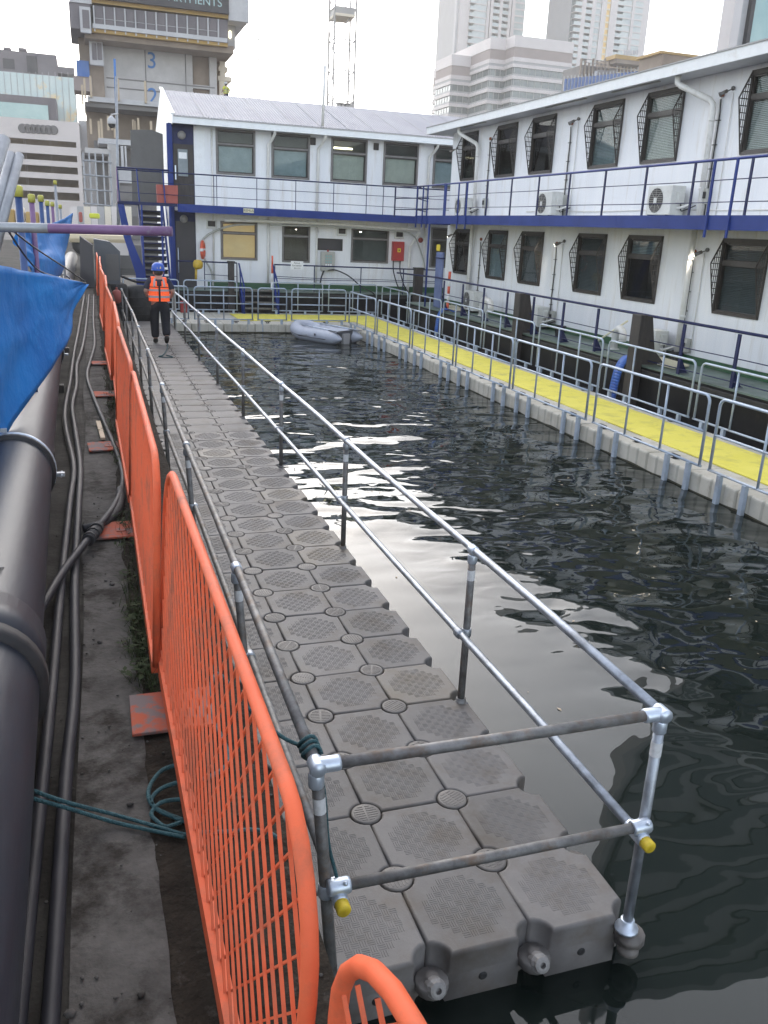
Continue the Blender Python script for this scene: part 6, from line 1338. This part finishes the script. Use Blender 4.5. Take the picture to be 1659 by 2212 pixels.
# ---- two residential towers
def restower(name, label, S0, cols, yp, zb, fl, ztop):
    """cols: list of (px0, px1, kind, setback) across the front, in 1659-frame pixels at height py"""
    py = 60
    x0 = ony(cols[0][0], py, yp).x; x1 = ony(cols[-1][1], py, yp).x; zt = ztop
    t = thing(name, label, 'building', ((x0+x1)/2, yp+8, 1.25))
    MB().box((x0+0.6, yp+3.2, 1.25), (x1-0.4, yp+22, zt)).build('core', 'bg_grey_band', t)
    for (a_, b3, kind, sb) in cols:
        xa = ony(a_, py, yp).x; xb = ony(b3, py, yp).x
        if kind == 'pier': MB().box((xa, yp+sb, zb), (xb, yp+3.3, zt)).build('pier', 'bg_granite' if sb < 1.0 else 'bg_white', t)
        elif kind == 'glass':
            MB().box((xa, yp+sb+0.3, zb), (xb, yp+3.3, zt)).build('glazing', 'bg_glass_light', t)
            z_ = zb
            while z_ < zt: MB().box((xa, yp+sb+0.1, z_-0.25), (xb, yp+sb+0.29, z_+0.25)).build('spandrel', 'bg_granite', t); z_ += fl
        elif kind == 'gold':
            MB().box((xa, yp+sb+0.3, zb), (xb, yp+3.3, zt)).build('glazing', 'bg_gold_glint', t)
            z_ = zb
            while z_ < zt: MB().box((xa, yp+sb+0.1, z_-0.25), (xb, yp+sb+0.29, z_+0.25)).build('spandrel', 'bg_cream', t); z_ += fl
        else:
            MB().box((xa, yp+sb+1.8, zb), (xb, yp+3.3, zt)).build('balcony_back', 'bg_glass', t)
            z_ = zb
            while z_ < zt:
                MB().box((xa-0.3, yp+sb-0.6, z_-0.18), (xb+0.3, yp+sb+1.79, z_)).build('balcony', 'bg_granite', t)
                MB().box((xa-0.25, yp+sb-0.55, z_+0.001), (xb+0.25, yp+sb-0.5, z_+1.05)).build('balustrade', 'bg_glass_light', t); z_ += fl
    return t
YT1 = 330.0
f1 = (ony(1010, 60, YT1).z-ony(1010, 74.5, YT1).z)
restower('residential_tower', 'pale residential tower with balcony stacks rising behind the striped office', None,
         [(987, 992, 'pier', 1.5), (992, 1013, 'pier', 0.4), (1013, 1022, 'balcony', 0.0), (1022, 1050, 'glass', 0.5), (1050, 1055, 'pier', 0.0), (1057, 1063, 'pier', 0.0), (1064, 1077, 'balcony', 0.8), (1077, 1083, 'pier', 0.0), (1083, 1096, 'balcony', 0.8), (1096, 1101, 'pier', 0.0), (1103, 1110, 'pier', 0.0), (1110, 1133, 'glass', 0.5)], YT1, 40, f1, 122)
YT2 = 300.0
restower('residential_tower', 'cream residential tower with bays coloured as golden reflections to the right of the striped office', None,
         [(1240, 1253, 'balcony', 0.6), (1253, 1262, 'pier', 0.0), (1262, 1276, 'balcony', 1.0), (1276, 1284, 'pier', 0.3), (1284, 1297, 'glass', 0.8), (1297, 1308, 'pier', 0.5), (1306, 1315, 'gold', 0.3), (1315, 1330, 'pier', 0.0), (1330, 1344, 'balcony', 0.8), (1344, 1362, 'glass', 0.3), (1362, 1368, 'pier', 0.2), (1368, 1386, 'glass', 0.3), (1386, 1400, 'pier', 0.6)], YT2, 40, f1*0.92, 175)
# ---- low building site with blue netting
KB = 400/1659*0.67770
def BP(x, y, yp): return ony(1750*0.67770+x*KB, y*KB, yp)
BY = 170
bs_ = thing('netted_building_site', 'unfinished floors with yellow formwork and blue netting in front of the cream tower', 'building site', (BP(800, 800, BY).x, BY+5, 1.25))
def brect(name, mt, x0, y0, x1, y1, yp, dep): 
    m = MB(); rectbox(m, x0, y0, x1, y1, yp, dep, BP); return m.build(name, mt, bs_)
brect('floor', 'bg_brown', 890, 760, 1320, 1300, BY+2, 8); brect('floor', 'bg_concrete_dark', 420, 880, 880, 1300, BY+2, 8)
for k in range(9): brect('column', 'bg_timber' if k % 2 else 'bg_concrete', 900+k*46, 800, 914+k*46, 960, BY+1.6, 0.4)
for k in range(3): brect('slab_edge', 'bg_cream', 890, 855+k*60, 1320, 866+k*60, BY+1.5, 0.5)
for k in range(8): brect('column', 'bg_brown', 420+k*52, 770+(k % 3)*30, 436+k*52, 1000, BY+1.5, 0.5)
for k in range(3): brect('guard_rail', 'bg_concrete_dark', 440, 790+k*45, 780, 796+k*45, BY+1.4, 0.2)
brect('yellow_formwork', 'bg_yellow', 880, 735, 1200, 790, BY-1, 4); brect('formwork_soffit', 'bg_brown', 890, 792, 1230, 850, BY-0.9, 4)
for k in range(5): brect('edge_screen', 'bg_white', 985+k*40, 665+0*k, 1018+k*40, 725, BY-1, 0.2)
for k in range(22):
    x0 = 190+k*46; brect('blue_netting', 'bg_net_blue', x0, 1040-(k*5), x0+43, 1400, BY-6, 0.12); brect('net_pole', 'tube_grey', x0-3, 1005-(k*5), x0+3, 1400, BY-6.2, 0.15)
brect('grey_hoarding', 'bg_concrete_dark', 620, 930, 870, 1200, BY-3, 1); brect('notice', 'bg_white', 605, 940, 640, 1005, BY-3.2, 0.1)
ys_ = thing('timber_formwork_block', 'brown block topped with yellow formwork showing above the right houseboat roof', 'building site', (BP(1560, 800, 120).x, 122, 1.25))
m = MB(); rectbox(m, 1480, 720, 2010, 1100, 120, 6, BP); m.build('block', 'bg_brown', ys_); m = MB(); rectbox(m, 1470, 700, 2020, 735, 119.8, 6.4, BP); m.build('formwork', 'bg_yellow', ys_); m = MB(); rectbox(m, 1540, 678, 1580, 700, 119.9, 1, BP); m.build('bracket', 'bg_white', ys_)
# ---- glazed block at the right edge
rg_ = thing('glazed_block', 'pale framed block with turquoise glass cut off at the top right corner', 'building', (40, 55, 1.25))
a = ony(1580, 60, 50); b2 = ony(1597, 60, 50); xr = 130
zt = 68.0
MB().box((a.x, 50, 1.25), (b2.x, 51.2, zt)).build('corner_pier', 'bg_granite', rg_)
MB().box((b2.x+0.02, 50.4, 1.25), (xr, 51.2, zt)).build('wall', 'bg_white', rg_)
c1 = ony(1621, 60, 50.2); MB().box((c1.x, 50.2, 1.25), (xr, 50.39, 26)).build('glazing', 'bg_glass_teal', rg_)
for k in range(11): MB().box((c1.x, 50.2, 28+k*3.6), (xr, 50.39, 30+k*3.6)).build('glazing', 'bg_glass', rg_)
MB().box((c1.x-0.3, 50.05, 1.25), (c1.x-0.002, 50.39, zt)).build('mullion', 'bg_dark', rg_)

# ---- haze: one closed box of even pale air
hz = MB().box((-420, -60, -7.5), (420, 460, 240)).build('haze', 'soffit', kind='stuff')
hm = bpy.data.materials.new('haze_air'); hm.use_nodes = True; N = hm.node_tree.nodes; N.remove(N['Principled BSDF'])
pv = N.new('ShaderNodeVolumePrincipled'); pv.inputs['Density'].default_value = 0.0008; pv.inputs['Color'].default_value = (1.0, 0.965, 0.92, 1); pv.inputs['Anisotropy'].default_value = 0.2
hm.node_tree.links.new(pv.outputs[0], N['Material Output'].inputs['Volume']); hz.data.materials.clear(); hz.data.materials.append(hm)
hz['label'] = 'pale evening haze filling the air over the dock'; hz['category'] = 'haze'
